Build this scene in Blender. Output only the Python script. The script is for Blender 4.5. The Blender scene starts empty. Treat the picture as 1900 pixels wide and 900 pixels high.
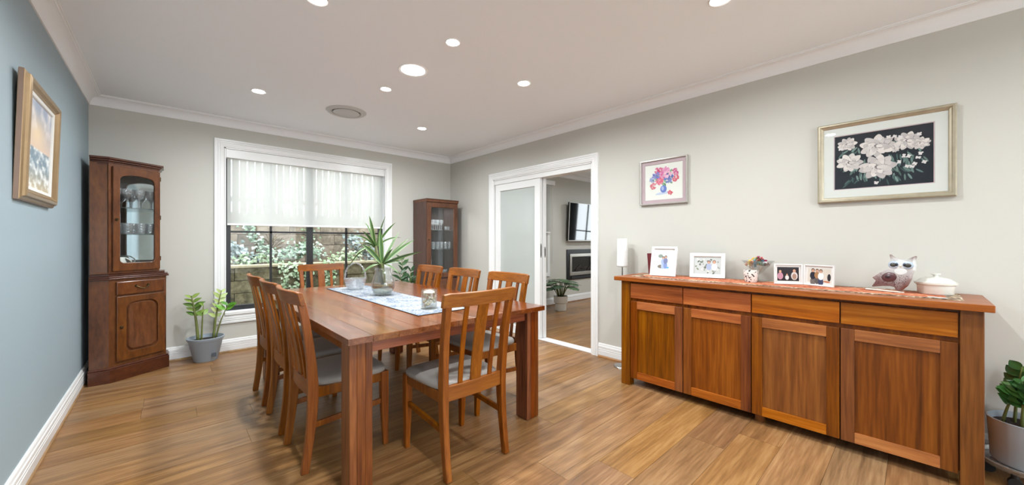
import bpy, bmesh, math, random
from mathutils import Vector, Matrix
random.seed(7)
scn = bpy.context.scene
col = scn.collection
R = math.radians

# ------------------------------------------------------------------ camera
YAW = 0.74462
cam_d = bpy.data.cameras.new('camera')
cam_d.sensor_width = 36.0
cam_d.lens = 36.0 * 693.8 / 1900.0
cam_d.shift_y = -2.5 / 1900.0
cam_d.clip_start = 0.05
cam = bpy.data.objects.new('camera', cam_d)
cam.location = (0, 0, 1.2)
cam.rotation_euler = (R(90), 0, -YAW)
col.objects.link(cam)
scn.camera = cam
# ------------------------------------------------------------------ world and exposure
wd = bpy.data.worlds.new('overcast_sky')
scn.world = wd
wd.use_nodes = True
bg = wd.node_tree.nodes['Background']
bg.inputs[0].default_value = (0.88, 0.94, 1.0, 1)
bg.inputs[1].default_value = 6.0
vs = scn.view_settings
vs.view_transform = 'Standard'
vs.look = 'None'
vs.gamma = 1.0
vs.use_curve_mapping = False
vs.exposure = 0.2
DOWNLIGHT_W = 17.0       # each small ceiling downlight
BIGLIGHT_W = 12.0

# ------------------------------------------------------------------ room measures (metres, camera at x=y=0)
XL, XR, YB, YF = -0.522, 3.32, 5.055, -3.0
ZC = 2.52
WT = 0.14

# ================================================================== helpers
def srgb(r, g, b):
    f = lambda v: (v / 255) / 12.92 if v / 255 <= 0.04045 else ((v / 255 + 0.055) / 1.055) ** 2.4
    return (f(r), f(g), f(b), 1.0)

class MB:
    """collects faces for one mesh"""
    def __init__(s):
        s.v = []; s.f = []; s.c = []
    def add(s, vs_, fs_, color=None):
        o = len(s.v)
        s.v += [Vector(p) for p in vs_]
        s.f += [tuple(i + o for i in q) for q in fs_]
        s.c += [color or (1, 1, 1, 1)] * len(vs_)
        return s
    def box(s, x0, x1, y0, y1, z0, z1, m=None, color=None):
        p = [Vector(q) for q in ((x0, y0, z0), (x1, y0, z0), (x1, y1, z0), (x0, y1, z0),
                                 (x0, y0, z1), (x1, y0, z1), (x1, y1, z1), (x0, y1, z1))]
        if m: p = [m @ q for q in p]
        return s.add(p, [(0, 3, 2, 1), (4, 5, 6, 7), (0, 1, 5, 4), (1, 2, 6, 5), (2, 3, 7, 6), (3, 0, 4, 7)], color)
    def prism(s, poly, z0, z1, m=None, color=None):
        n = len(poly)
        p = [Vector((a, b, z0)) for a, b in poly] + [Vector((a, b, z1)) for a, b in poly]
        if m: p = [m @ q for q in p]
        fs_ = [tuple(range(n - 1, -1, -1)), tuple(range(n, 2 * n))]
        fs_ += [(i, (i + 1) % n, n + (i + 1) % n, n + i) for i in range(n)]
        return s.add(p, fs_, color)
    def loft(s, rings, closed=True, caps=True, color=None):
        n = len(rings[0]); p = [q for r in rings for q in r]; fs_ = []
        for k in range(len(rings) - 1):
            for i in range(n if closed else n - 1):
                j = (i + 1) % n
                fs_.append((k * n + i, k * n + j, (k + 1) * n + j, (k + 1) * n + i))
        if caps and closed:
            fs_.append(tuple(range(n - 1, -1, -1)))
            fs_.append(tuple(range((len(rings) - 1) * n, len(rings) * n)))
        return s.add(p, fs_, color)
    def tube(s, pts, rad, n=8, caps=True, color=None):
        pts = [Vector(p) for p in pts]
        if not isinstance(rad, (list, tuple)): rad = [rad] * len(pts)
        rings = []
        up = None
        for i, p in enumerate(pts):
            d = (pts[min(i + 1, len(pts) - 1)] - pts[max(i - 1, 0)]).normalized()
            if up is None:
                up = Vector((0, 0, 1)) if abs(d.z) < 0.9 else Vector((1, 0, 0))
            a = d.cross(up).normalized(); b = d.cross(a).normalized()
            rings.append([p + (a * math.cos(t) + b * math.sin(t)) * rad[i] for t in [2 * math.pi * k / n for k in range(n)]])
        return s.loft(rings, True, caps, color)
    def bar(s, pts, w, h, wdir, color=None):
        """rectangular section swept along pts: w along wdir, h across it"""
        pts = [Vector(p) for p in pts]; wd_ = Vector(wdir).normalized(); rings = []
        for i, p in enumerate(pts):
            d = (pts[min(i + 1, len(pts) - 1)] - pts[max(i - 1, 0)]).normalized()
            hd = d.cross(wd_).normalized()
            ww = w[i] if isinstance(w, (list, tuple)) else w
            hh = h[i] if isinstance(h, (list, tuple)) else h
            rings.append([p + wd_ * ww / 2 * a + hd * hh / 2 * b for a, b in ((-1, -1), (1, -1), (1, 1), (-1, 1))])
        return s.loft(rings, True, True, color)
    def lathe(s, prof, n=24, c=(0, 0, 0), caps=True, color=None, sx=1.0, sy=1.0):
        rings = [[Vector((c[0] + r * sx * math.cos(2 * math.pi * k / n), c[1] + r * sy * math.sin(2 * math.pi * k / n), c[2] + z))
                  for k in range(n)] for r, z in prof]
        return s.loft(rings, True, caps, color)
    def frame(s, w, h, prof, m=None, color=None):
        """mitred rectangle in local xy, prof = (inset from the outer edge, height z)"""
        p = []
        n = len(prof)
        for sx, sy in ((-1, -1), (1, -1), (1, 1), (-1, 1)):
            for t, z in prof: p.append(Vector((sx * (w / 2 - t), sy * (h / 2 - t), z)))
        if m: p = [m @ q for q in p]
        fs_ = []
        for k in range(4):
            for i in range(n):
                j = (i + 1) % n
                fs_.append((k * n + i, k * n + j, ((k + 1) % 4) * n + j, ((k + 1) % 4) * n + i))
        return s.add(p, fs_, color)
    def xf(s, m):
        s.v = [m @ q for q in s.v]; return s

WM = {}
def build(name, mb, mat, parent=None, bevel=0.0, smooth=False, world=False, seg=2, vcol=False):
    me = bpy.data.meshes.new(name)
    vv = mb.v
    if parent is not None and world:
        inv = WM[parent.name].inverted(); vv = [inv @ q for q in vv]
    me.from_pydata([tuple(q) for q in vv], [], mb.f)
    bm = bmesh.new(); bm.from_mesh(me)
    bmesh.ops.recalc_face_normals(bm, faces=bm.faces)
    bm.to_mesh(me); bm.free()
    if vcol:
        at = me.color_attributes.new('Col', 'FLOAT_COLOR', 'POINT')
        for i, c in enumerate(mb.c): at.data[i].color = c
    me.materials.append(mat)
    if smooth:
        for p in me.polygons: p.use_smooth = True
        if smooth != 'all':
            me.set_sharp_from_angle(angle=R(40))
    o = bpy.data.objects.new(name, me)
    col.objects.link(o)
    if parent is not None:
        o.parent = parent
        WM[o.name] = WM[parent.name]
    else:
        WM[o.name] = Matrix.Identity(4)
    if bevel:
        b = o.modifiers.new('edge', 'BEVEL'); b.width = bevel; b.segments = seg
        b.limit_method = 'ANGLE'; b.angle_limit = R(50)
    return o

def tag(o, label, cat, group=None, kind=None):
    o['label'] = label; o['category'] = cat
    if group: o['group'] = group
    if kind: o['kind'] = kind
    return o
def struct(o):
    o['kind'] = 'structure'; return o
def thing(name, label=None, cat=None, loc=(0, 0, 0), rotz=0.0, group=None, mat=None):
    o = bpy.data.objects.new(name, None); col.objects.link(o)
    o.empty_display_size = 0.1
    m = mat if mat is not None else Matrix.Translation(loc) @ Matrix.Rotation(rotz, 4, 'Z')
    o.matrix_world = m
    WM[o.name] = m.copy()
    if label: tag(o, label, cat, group)
    return o
def dup(root, m, label=None, group=None):
    r = root.copy(); col.objects.link(r); r.matrix_world = m; WM[r.name] = m.copy()
    if label: r['label'] = label
    if group: r['group'] = group
    for ch in list(root.children):
        c = ch.copy(); col.objects.link(c); c.parent = r
        for g in list(ch.children):
            d = g.copy(); col.objects.link(d); d.parent = c
    return r
def place(x, y, z=0.0, rz=0.0):
    return Matrix.Translation((x, y, z)) @ Matrix.Rotation(rz, 4, 'Z')
def basis(o, x, y, z):
    return Matrix(((x[0], y[0], z[0], o[0]), (x[1], y[1], z[1], o[1]), (x[2], y[2], z[2], o[2]), (0, 0, 0, 1)))
def on_right(y, z, x=XR): return basis((x, y, z), (0, -1, 0), (0, 0, 1), (-1, 0, 0))
def on_left(y, z, x=XL): return basis((x, y, z), (0, 1, 0), (0, 0, 1), (1, 0, 0))
def on_back(x, z, y=YB): return basis((x, y, z), (1, 0, 0), (0, 0, 1), (0, -1, 0))

# ================================================================== materials
def nt(name):
    m = bpy.data.materials.new(name); m.use_nodes = True
    return m, m.node_tree.nodes, m.node_tree.links, m.node_tree.nodes['Principled BSDF']
def plain(name, c, rough=0.5, metal=0.0, spec=0.5, bump=0.0, bscale=200.0, var=0.0, vscale=6.0, coat=0.0):
    m, n, l, p = nt(name)
    p.inputs['Base Color'].default_value = c
    p.inputs['Roughness'].default_value = rough
    p.inputs['Metallic'].default_value = metal
    p.inputs['Specular IOR Level'].default_value = spec
    p.inputs['Coat Weight'].default_value = coat
    tc = n.new('ShaderNodeTexCoord')
    if bump:
        no = n.new('ShaderNodeTexNoise'); no.inputs['Scale'].default_value = bscale; no.inputs['Detail'].default_value = 3
        b = n.new('ShaderNodeBump'); b.inputs['Strength'].default_value = bump; b.inputs['Distance'].default_value = 0.002
        l.new(tc.outputs['Object'], no.inputs['Vector']); l.new(no.outputs['Fac'], b.inputs['Height']); l.new(b.outputs['Normal'], p.inputs['Normal'])
    if var:
        no = n.new('ShaderNodeTexNoise'); no.inputs['Scale'].default_value = vscale; no.inputs['Detail'].default_value = 4
        mx = n.new('ShaderNodeMix'); mx.data_type = 'RGBA'
        mx.inputs[6].default_value = tuple(max(0, k * (1 - var)) for k in c[:3]) + (1,)
        mx.inputs[7].default_value = tuple(min(1, k * (1 + var)) for k in c[:3]) + (1,)
        l.new(tc.outputs['Object'], no.inputs['Vector']); l.new(no.outputs['Fac'], mx.inputs[0]); l.new(mx.outputs[2], p.inputs['Base Color'])
    return m
def wood(name, dark, mid, light, rough=0.35, along='X', scale=9.0, stretch=0.07, val=0.25, hue=0.012, sat=0.1, coat=0.0, contrast=(0.3, 0.5, 0.72), spec=0.5):
    m, n, l, p = nt(name)
    p.inputs['Roughness'].default_value = rough
    p.inputs['Coat Weight'].default_value = coat
    p.inputs['Coat Roughness'].default_value = 0.12
    p.inputs['Specular IOR Level'].default_value = spec
    tc = n.new('ShaderNodeTexCoord'); oi = n.new('ShaderNodeObjectInfo')
    ml = n.new('ShaderNodeVectorMath'); ml.operation = 'MULTIPLY_ADD'
    cb = n.new('ShaderNodeCombineXYZ')
    for i, k in enumerate((31.0, 17.0, 23.0)):
        q = n.new('ShaderNodeMath'); q.operation = 'MULTIPLY'; q.inputs[1].default_value = k
        l.new(oi.outputs['Random'], q.inputs[0]); l.new(q.outputs[0], cb.inputs[i])
    ml.inputs[1].default_value = (1, 1, 1)
    l.new(tc.outputs['Object'], ml.inputs[0]); l.new(cb.outputs[0], ml.inputs[2])
    mp = n.new('ShaderNodeMapping')
    sc = {'X': (stretch, 1, 1), 'Y': (1, stretch, 1), 'Z': (1, 1, stretch)}[along]
    mp.inputs['Scale'].default_value = sc
    l.new(ml.outputs[0], mp.inputs['Vector'])
    n1 = n.new('ShaderNodeTexNoise'); n1.inputs['Scale'].default_value = scale; n1.inputs['Detail'].default_value = 5
    n1.inputs['Roughness'].default_value = 0.55; n1.inputs['Distortion'].default_value = 1.6
    n2 = n.new('ShaderNodeTexNoise'); n2.inputs['Scale'].default_value = scale * 9; n2.inputs['Detail'].default_value = 4
    l.new(mp.outputs[0], n1.inputs['Vector']); l.new(mp.outputs[0], n2.inputs['Vector'])
    mixf = n.new('ShaderNodeMath'); mixf.operation = 'MULTIPLY_ADD'; mixf.inputs[1].default_value = 0.42
    ad = n.new('ShaderNodeMath'); ad.operation = 'MULTIPLY_ADD'; ad.inputs[1].default_value = 0.58
    ad.inputs[2].default_value = 0.0
    l.new(n1.outputs['Fac'], ad.inputs[0]); l.new(n2.outputs['Fac'], mixf.inputs[0]); l.new(ad.outputs[0], mixf.inputs[2])
    rp = n.new('ShaderNodeValToRGB')
    e = rp.color_ramp.elements
    e[0].position = contrast[0]; e[0].color = dark; e[1].position = contrast[2]; e[1].color = light
    k = e.new(contrast[1]); k.color = mid
    l.new(mixf.outputs[0], rp.inputs[0])
    hs = n.new('ShaderNodeHueSaturation')
    for sock, span, c0 in (('Value', val, 1.0), ('Hue', hue, 0.5), ('Saturation', sat, 1.0)):
        w = n.new('ShaderNodeTexWhiteNoise'); w.noise_dimensions = '1D'
        q0 = n.new('ShaderNodeMath'); q0.operation = 'MULTIPLY'; q0.inputs[1].default_value = {'Value': 91.7, 'Hue': 53.3, 'Saturation': 71.1}[sock]
        l.new(oi.outputs['Random'], q0.inputs[0]); l.new(q0.outputs[0], w.inputs['W'])
        mr = n.new('ShaderNodeMapRange'); mr.inputs['To Min'].default_value = c0 - span; mr.inputs['To Max'].default_value = c0 + span
        l.new(w.outputs['Value'], mr.inputs['Value']); l.new(mr.outputs[0], hs.inputs[sock])
    l.new(rp.outputs[0], hs.inputs['Color']); l.new(hs.outputs[0], p.inputs['Base Color'])
    b = n.new('ShaderNodeBump'); b.inputs['Strength'].default_value = 0.06; b.inputs['Distance'].default_value = 0.001
    l.new(n2.outputs['Fac'], b.inputs['Height']); l.new(b.outputs[0], p.inputs['Normal'])
    return m
def thin_glass(name, tint=(1, 1, 1, 1), refl=0.08, rough=0.0, haze=0.0, hazecol=(1, 1, 1, 1), bump=0.0, bscale=60.0):
    m, n, l, p = nt(name)
    out = n['Material Output']; n.remove(p)
    tr = n.new('ShaderNodeBsdfTransparent'); tr.inputs[0].default_value = tint
    gl = n.new('ShaderNodeBsdfGlossy'); gl.inputs['Roughness'].default_value = rough
    lw = n.new('ShaderNodeLayerWeight'); lw.inputs['Blend'].default_value = 0.25
    mr = n.new('ShaderNodeMapRange'); mr.inputs['To Min'].default_value = refl; mr.inputs['To Max'].default_value = min(1, refl * 8 + 0.10)
    l.new(lw.outputs['Facing'], mr.inputs['Value'])
    mx = n.new('ShaderNodeMixShader'); l.new(mr.outputs[0], mx.inputs[0]); l.new(tr.outputs[0], mx.inputs[1]); l.new(gl.outputs[0], mx.inputs[2])
    last = mx
    if haze:
        df = n.new('ShaderNodeBsdfDiffuse'); df.inputs[0].default_value = hazecol
        m2 = n.new('ShaderNodeMixShader'); m2.inputs[0].default_value = haze
        l.new(mx.outputs[0], m2.inputs[1]); l.new(df.outputs[0], m2.inputs[2]); last = m2
    if bump:
        tc = n.new('ShaderNodeTexCoord'); vo = n.new('ShaderNodeTexVoronoi'); vo.inputs['Scale'].default_value = bscale
        b = n.new('ShaderNodeBump'); b.inputs['Strength'].default_value = bump; b.inputs['Distance'].default_value = 0.004
        l.new(tc.outputs['Object'], vo.inputs['Vector']); l.new(vo.outputs['Distance'], b.inputs['Height'])
        l.new(b.outputs[0], gl.inputs['Normal']); l.new(b.outputs[0], lw.inputs['Normal'])
    l.new(last.outputs[0], out.inputs[0])
    return m
def attr_mat(name, rough=0.5, spec=0.3, coat=0.0):
    m, n, l, p = nt(name)
    a = n.new('ShaderNodeAttribute'); a.attribute_name = 'Col'
    l.new(a.outputs['Color'], p.inputs['Base Color'])
    p.inputs['Roughness'].default_value = rough; p.inputs['Specular IOR Level'].default_value = spec
    p.inputs['Coat Weight'].default_value = coat
    return m
def emit(name, c, s):
    m, n, l, p = nt(name)
    p.inputs['Base Color'].default_value = c
    p.inputs['Emission Color'].default_value = c; p.inputs['Emission Strength'].default_value = s
    return m

M = {}
M['grey_wall'] = plain('pale_grey_wall_paint', srgb(200, 198, 190), 0.6, bump=0.03, bscale=300, spec=0.3)
M['blue_wall'] = plain('blue_grey_wall_paint', srgb(152, 169, 177), 0.5, bump=0.03, bscale=300, spec=0.35)
M['ceiling'] = plain('white_ceiling_paint', srgb(242, 245, 248), 0.8, spec=0.2)
M['trim'] = plain('white_gloss_trim', srgb(236, 236, 235), 0.3)
M['cornice'] = plain('white_cornice_paint', srgb(240, 241, 242), 0.7, spec=0.2)
M['floor'] = wood('oiled_floor_board', srgb(90, 62, 37), srgb(141, 103, 66), srgb(176, 138, 95), 0.34, 'X', 10, 0.06, val=0.15, hue=0.004, sat=0.08, contrast=(0.27, 0.5, 0.73))
M['subfloor'] = plain('dark_underlay', srgb(60, 42, 28), 0.9)
M['quad'] = wood('timber_floor_bead', srgb(120, 84, 50), srgb(160, 120, 76), srgb(186, 146, 96), 0.45, 'Y', 8, 0.1)
M['table'] = wood('polished_red_gum_board', srgb(76, 40, 19), srgb(116, 66, 36), srgb(148, 92, 56), 0.2, 'Y', 12, 0.06, val=0.2, hue=0.008, coat=0.3, contrast=(0.30, 0.5, 0.70))
M['table_x'] = wood('polished_red_gum_rail', srgb(84, 38, 14), srgb(128, 64, 26), srgb(158, 88, 42), 0.28, 'X', 12, 0.06, val=0.12, hue=0.006, coat=0.15)
M['table_z'] = wood('polished_red_gum_stave', srgb(62, 26, 8), srgb(108, 52, 15), srgb(144, 80, 27), 0.34, 'Z', 12, 0.05, val=0.32, hue=0.010, spec=0.35)
M['chair'] = wood('honey_stained_chair_timber', srgb(94, 46, 8), srgb(132, 71, 13), srgb(158, 94, 25), 0.36, 'Z', 11, 0.07, val=0.08, hue=0.004, sat=0.05, spec=0.3)
M['chair_x'] = wood('honey_stained_chair_rail', srgb(94, 46, 8), srgb(132, 71, 13), srgb(158, 94, 25), 0.34, 'X', 11, 0.07, val=0.08, hue=0.004, sat=0.05, spec=0.35)
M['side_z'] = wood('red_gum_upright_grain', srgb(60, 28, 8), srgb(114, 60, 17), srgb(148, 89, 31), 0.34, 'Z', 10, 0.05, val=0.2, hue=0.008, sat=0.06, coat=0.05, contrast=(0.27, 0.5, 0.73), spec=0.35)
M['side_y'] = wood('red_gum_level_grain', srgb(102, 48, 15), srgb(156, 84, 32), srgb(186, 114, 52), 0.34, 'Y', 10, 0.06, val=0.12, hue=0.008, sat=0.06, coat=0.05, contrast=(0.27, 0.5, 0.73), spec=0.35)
M['mahog'] = wood('mahogany_veneer', srgb(66, 34, 14), srgb(98, 55, 25), srgb(120, 73, 35), 0.3, 'Z', 6, 0.3, val=0.06, hue=0.004, sat=0.04, coat=0.15)
M['mahog_dark'] = wood('dark_mahogany_moulding', srgb(52, 22, 12), srgb(78, 36, 20), srgb(98, 50, 28), 0.28, 'X', 6, 0.3, val=0.06, hue=0.004, sat=0.04, coat=0.25)
M['walnut'] = wood('walnut_veneer', srgb(58, 36, 30), srgb(82, 54, 44), srgb(100, 68, 56), 0.4, 'Z', 7, 0.2, val=0.05, hue=0.004, sat=0.04)
M['walnut_red'] = wood('red_walnut_door', srgb(66, 35, 20), srgb(96, 57, 36), srgb(116, 72, 48), 0.35, 'Z', 7, 0.2, val=0.06, hue=0.004, sat=0.04)
M['leather'] = plain('grey_seat_leather', srgb(160, 154, 148), 0.4, bump=0.12, bscale=260)
M['brass'] = plain('aged_brass', srgb(92, 76, 52), 0.35, 1.0)
M['steel'] = plain('brushed_steel', srgb(170, 170, 168), 0.3, 1.0)
M['black_metal'] = plain('black_window_aluminium', srgb(26, 26, 28), 0.4)
M['black'] = plain('black_plastic', srgb(16, 16, 17), 0.35)
M['tv'] = plain('dark_screen_glass', srgb(22, 23, 25), 0.06, spec=0.9, coat=1.0)
M['mirror'] = plain('mirror_backing', srgb(205, 214, 218), 0.04, 1.0)
M['pane'] = thin_glass('clear_window_pane', (0.98, 0.99, 0.985, 1), 0.014)
M['cabglass'] = thin_glass('clear_cabinet_glass', (0.97, 0.99, 0.99, 1), 0.03)
M['shelfglass'] = thin_glass('green_edged_shelf_glass', (0.85, 0.93, 0.91, 1), 0.10)
M['crystal'] = thin_glass('cut_crystal', (0.93, 0.95, 0.97, 1), 0.16, 0.03, 0.10, (0.9, 0.92, 0.95, 1), 0.8, 70)
M['clear'] = thin_glass('clear_blown_glass', (0.95, 0.97, 0.96, 1), 0.07, 0.0, 0.02)
M['water'] = thin_glass('clear_vase_water', (0.93, 0.93, 0.86, 1), 0.04, 0.0, 0.02, (0.8, 0.78, 0.66, 1))
M['frost'] = plain('pale_frosted_door_glass', srgb(186, 192, 188), 0.07, spec=0.7)
M['clearplastic'] = thin_glass('clear_tray_plastic', (0.86, 0.88, 0.88, 1), 0.12, 0.05, 0.12, (0.7, 0.7, 0.7, 1))
M['pot'] = plain('grey_plastic_pot', srgb(154, 165, 176), 0.5, var=0.04)
M['pot2'] = plain('grey_planter_plastic', srgb(156, 163, 170), 0.42, var=0.04)
M['whitepot'] = plain('white_ceramic_pot', srgb(222, 218, 210), 0.35)
M['soil'] = plain('dark_soil', srgb(46, 34, 26), 0.95, bump=0.8, bscale=120, var=0.3, vscale=60)
M['leaf'] = attr_mat('leaf_surface', 0.38, 0.5)
M['stem'] = plain('green_stem', srgb(110, 118, 62), 0.5, var=0.25, vscale=25)
M['cane'] = plain('brown_green_cane', srgb(84, 84, 46), 0.6, var=0.3, vscale=30)
M['print'] = attr_mat('printed_picture', 0.55, 0.25)
M['canvas'] = attr_mat('painted_canvas', 0.6, 0.2)
M['glaze'] = attr_mat('speckled_ceramic_glaze', 0.25, 0.5, 0.3)
M['mat_white'] = plain('white_mount_board', srgb(218, 217, 213), 0.8)
M['mat_pink'] = plain('dusty_pink_mount_board', srgb(196, 172, 178), 0.8)
M['frame_white'] = plain('white_photo_frame', srgb(222, 222, 221), 0.35)
M['frame_silver'] = plain('silver_grey_frame', srgb(188, 184, 178), 0.3, 0.5)
M['frame_champagne'] = plain('champagne_leaf_frame', srgb(178, 168, 146), 0.35, 0.55, var=0.22, vscale=26)
M['frame_gold'] = plain('dull_gold_frame', srgb(158, 132, 98), 0.32, 0.55, var=0.12, vscale=20)
M['frame_taupe'] = plain('taupe_frame_side', srgb(150, 124, 108), 0.4, 0.2)
M['white_ceramic'] = plain('white_glazed_ceramic', srgb(226, 225, 216), 0.22, coat=0.3)
M['maroon'] = plain('maroon_lacquer', srgb(108, 40, 46), 0.45)
M['shade'] = plain('white_paper_shade', srgb(236, 236, 234), 0.8, bump=0.5, bscale=60)
M['black_edge'] = plain('black_runner_hem', srgb(30, 30, 36), 0.9)
M['fire_metal'] = plain('pale_steel_fire_surround', srgb(186, 182, 174), 0.3, 0.7)
M['fire_dark'] = plain('fire_glass', srgb(20, 20, 21), 0.08, spec=0.8)
M['log'] = plain('charred_log', srgb(58, 52, 48), 0.9, bump=0.6, bscale=60)
M['curtain'] = plain('charcoal_curtain', srgb(42, 42, 44), 0.9)
M['vent'] = plain('grey_vent_plastic', srgb(196, 196, 194), 0.5)
M['vent_dark'] = plain('vent_shadow_gap', srgb(52, 52, 54), 0.8)
M['paling'] = wood('pale_fence_paling', srgb(92, 84, 74), srgb(140, 132, 120), srgb(176, 168, 156), 0.8, 'Z', 8, 0.08, val=0.3)
M['earth'] = plain('garden_soil', srgb(70, 58, 44), 0.95, bump=0.6, bscale=40, var=0.3, vscale=9)
M['cable'] = plain('white_cable', srgb(214, 214, 210), 0.5)
M['candle'] = plain('cream_wax', srgb(236, 228, 210), 0.5)
M['caster'] = plain('black_caster', srgb(22, 22, 22), 0.5)
M['lit'] = emit('lit_downlight_lens', (1.0, 0.985, 0.96, 1), 14.0)
M['lit_small'] = emit('lit_cabinet_lamp', (1.0, 0.96, 0.88, 1), 8.0)

def stone_mat(name, a, b, c):
    m, n, l, p = nt(name)
    tc = n.new('ShaderNodeTexCoord'); oi = n.new('ShaderNodeObjectInfo'); vm = n.new('ShaderNodeVectorMath'); vm.operation = 'ADD'
    ms = n.new('ShaderNodeMath'); ms.operation = 'MULTIPLY'; ms.inputs[1].default_value = 40
    l.new(oi.outputs['Random'], ms.inputs[0]); l.new(tc.outputs['Object'], vm.inputs[0]); l.new(ms.outputs[0], vm.inputs[1])
    no = n.new('ShaderNodeTexNoise'); no.inputs['Scale'].default_value = 9; no.inputs['Detail'].default_value = 8; no.inputs['Roughness'].default_value = 0.7
    l.new(vm.outputs[0], no.inputs['Vector'])
    rp = n.new('ShaderNodeValToRGB'); e = rp.color_ramp.elements
    e[0].position = 0.33; e[0].color = a; e[1].position = 0.68; e[1].color = c; k = e.new(0.5); k.color = b
    l.new(no.outputs['Fac'], rp.inputs[0])
    hs = n.new('ShaderNodeHueSaturation'); mr = n.new('ShaderNodeMapRange'); mr.inputs['To Min'].default_value = 0.8; mr.inputs['To Max'].default_value = 1.2
    l.new(oi.outputs['Random'], mr.inputs['Value']); l.new(mr.outputs[0], hs.inputs['Value']); l.new(rp.outputs[0], hs.inputs['Color'])
    l.new(hs.outputs[0], p.inputs['Base Color']); p.inputs['Roughness'].default_value = 0.95
    b_ = n.new('ShaderNodeBump'); b_.inputs['Strength'].default_value = 0.6; b_.inputs['Distance'].default_value = 0.01
    l.new(no.outputs['Fac'], b_.inputs['Height']); l.new(b_.outputs[0], p.inputs['Normal'])
    return m
M['block_low'] = stone_mat('mossy_concrete_block', srgb(62, 58, 42), srgb(104, 98, 74), srgb(140, 131, 104))
M['block_up'] = stone_mat('weathered_pink_block', srgb(82, 74, 64), srgb(126, 114, 98), srgb(160, 146, 130))
M['cap'] = plain('pale_cap_stone', srgb(168, 158, 130), 0.9, var=0.15, vscale=8)

def weave_mat(name, a, b, c, scale=55.0):
    m, n, l, p = nt(name)
    tc = n.new('ShaderNodeTexCoord'); no = n.new('ShaderNodeTexNoise'); no.inputs['Scale'].default_value = scale; no.inputs['Detail'].default_value = 3
    n2 = n.new('ShaderNodeTexNoise'); n2.inputs['Scale'].default_value = 9; n2.inputs['Detail'].default_value = 2
    l.new(tc.outputs['Object'], no.inputs['Vector']); l.new(tc.outputs['Object'], n2.inputs['Vector'])
    ad = n.new('ShaderNodeMath'); ad.operation = 'MULTIPLY_ADD'; ad.inputs[1].default_value = 0.4
    ml = n.new('ShaderNodeMath'); ml.operation = 'MULTIPLY'; ml.inputs[1].default_value = 0.6
    l.new(no.outputs['Fac'], ml.inputs[0]); l.new(n2.outputs['Fac'], ad.inputs[0]); l.new(ml.outputs[0], ad.inputs[2])
    rp = n.new('ShaderNodeValToRGB'); e = rp.color_ramp.elements
    e[0].position = 0.40; e[0].color = a; e[1].position = 0.60; e[1].color = c; k = e.new(0.5); k.color = b
    l.new(ad.outputs[0], rp.inputs[0]); l.new(rp.outputs[0], p.inputs['Base Color']); p.inputs['Roughness'].default_value = 0.95
    b_ = n.new('ShaderNodeBump'); b_.inputs['Strength'].default_value = 0.5; b_.inputs['Distance'].default_value = 0.002
    l.new(no.outputs['Fac'], b_.inputs['Height']); l.new(b_.outputs[0], p.inputs['Normal'])
    return m
M['runner'] = weave_mat('blue_white_weave', srgb(92, 104, 122), srgb(136, 144, 154), srgb(176, 175, 171), 90)
M['batik'] = weave_mat('orange_batik', srgb(150, 74, 44), srgb(196, 108, 72), srgb(214, 150, 112), 45)
M['batik_edge'] = weave_mat('brown_cream_batik_border', srgb(62, 48, 40), srgb(150, 124, 98), srgb(222, 208, 184), 60)

def blind_mat():
    m, n, l, p = nt('sheer_blind_fabric')
    out = n['Material Output']; n.remove(p)
    df = n.new('ShaderNodeBsdfDiffuse'); df.inputs[0].default_value = srgb(222, 222, 218)
    tl = n.new('ShaderNodeBsdfTranslucent'); tl.inputs[0].default_value = srgb(225, 226, 224)
    tr = n.new('ShaderNodeBsdfTransparent'); tr.inputs[0].default_value = (1, 1, 1, 1)
    a = n.new('ShaderNodeMixShader'); a.inputs[0].default_value = 0.6
    l.new(df.outputs[0], a.inputs[1]); l.new(tl.outputs[0], a.inputs[2])
    b = n.new('ShaderNodeMixShader'); b.inputs[0].default_value = 0.32
    l.new(a.outputs[0], b.inputs[1]); l.new(tr.outputs[0], b.inputs[2])
    l.new(b.outputs[0], out.inputs[0]); return m
M['blind'] = blind_mat()

# ================================================================== room shell
floor = struct(build('floor', MB().box(XL - .12, 8.4, YF - .1, YB + .12, -.12, -.012), M['subfloor']))
PW = 0.215
def planks(x0, x1, y0, y1, lmin=1.35, lmax=1.9):
    y = y1
    while y > y0 + 0.01:
        ya = max(y - PW, y0)
        x = x0 - random.uniform(0, 1.3)
        while x < x1 - 0.01:
            L = random.uniform(lmin, lmax)
            a, b = max(x, x0), min(x + L, x1)
            if b - a > 0.02:
                build('floor_board', MB().box(a + .0006, b - .0006, ya + .0006, y - .0006, -.012, 0.0), M['floor'], floor)
            x += L
        y = ya
planks(XL, XR + WT, -1.2, YB)
planks(XR + WT, 8.2, 0.8, 4.65)
# the strip behind the camera is out of sight: one slab of the same board
build('floor_board', MB().box(XL, XR + WT, YF, -1.2, -.012, 0), M['floor'], floor)

struct(build('ceiling', MB().box(XL - .12, 8.4, YF - .12, YB + .12, ZC, ZC + .1), M['ceiling']))
struct(build('wall_left', MB().box(XL - .12, XL, YF, YB + .12, -.01, ZC), M['blue_wall']))
WX0, WX1, WZ0, WZ1 = 0.452, 2.250, 0.400, 2.212      # window opening
struct(build('wall_back', MB().box(XL, WX0, YB, YB + .14, -.01, ZC).box(WX1, XR + WT, YB, YB + .14, -.01, ZC)
             .box(WX0, WX1, YB, YB + .14, -.01, WZ0).box(WX0, WX1, YB, YB + .14, WZ1, ZC), M['grey_wall']))
DY0, DY1, DZ = 2.335, 3.985, 2.05                     # door opening
struct(build('wall_right', MB().box(XR, XR + WT, YF, DY0, -.01, ZC).box(XR, XR + WT, DY1, YB, -.01, ZC)
             .box(XR, XR + WT, DY0, DY1, DZ, ZC), M['grey_wall']))
RX0, RX1, RZ1 = -.25, 3.05, 2.30                      # glazed opening added behind the camera to let in fill light
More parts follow.
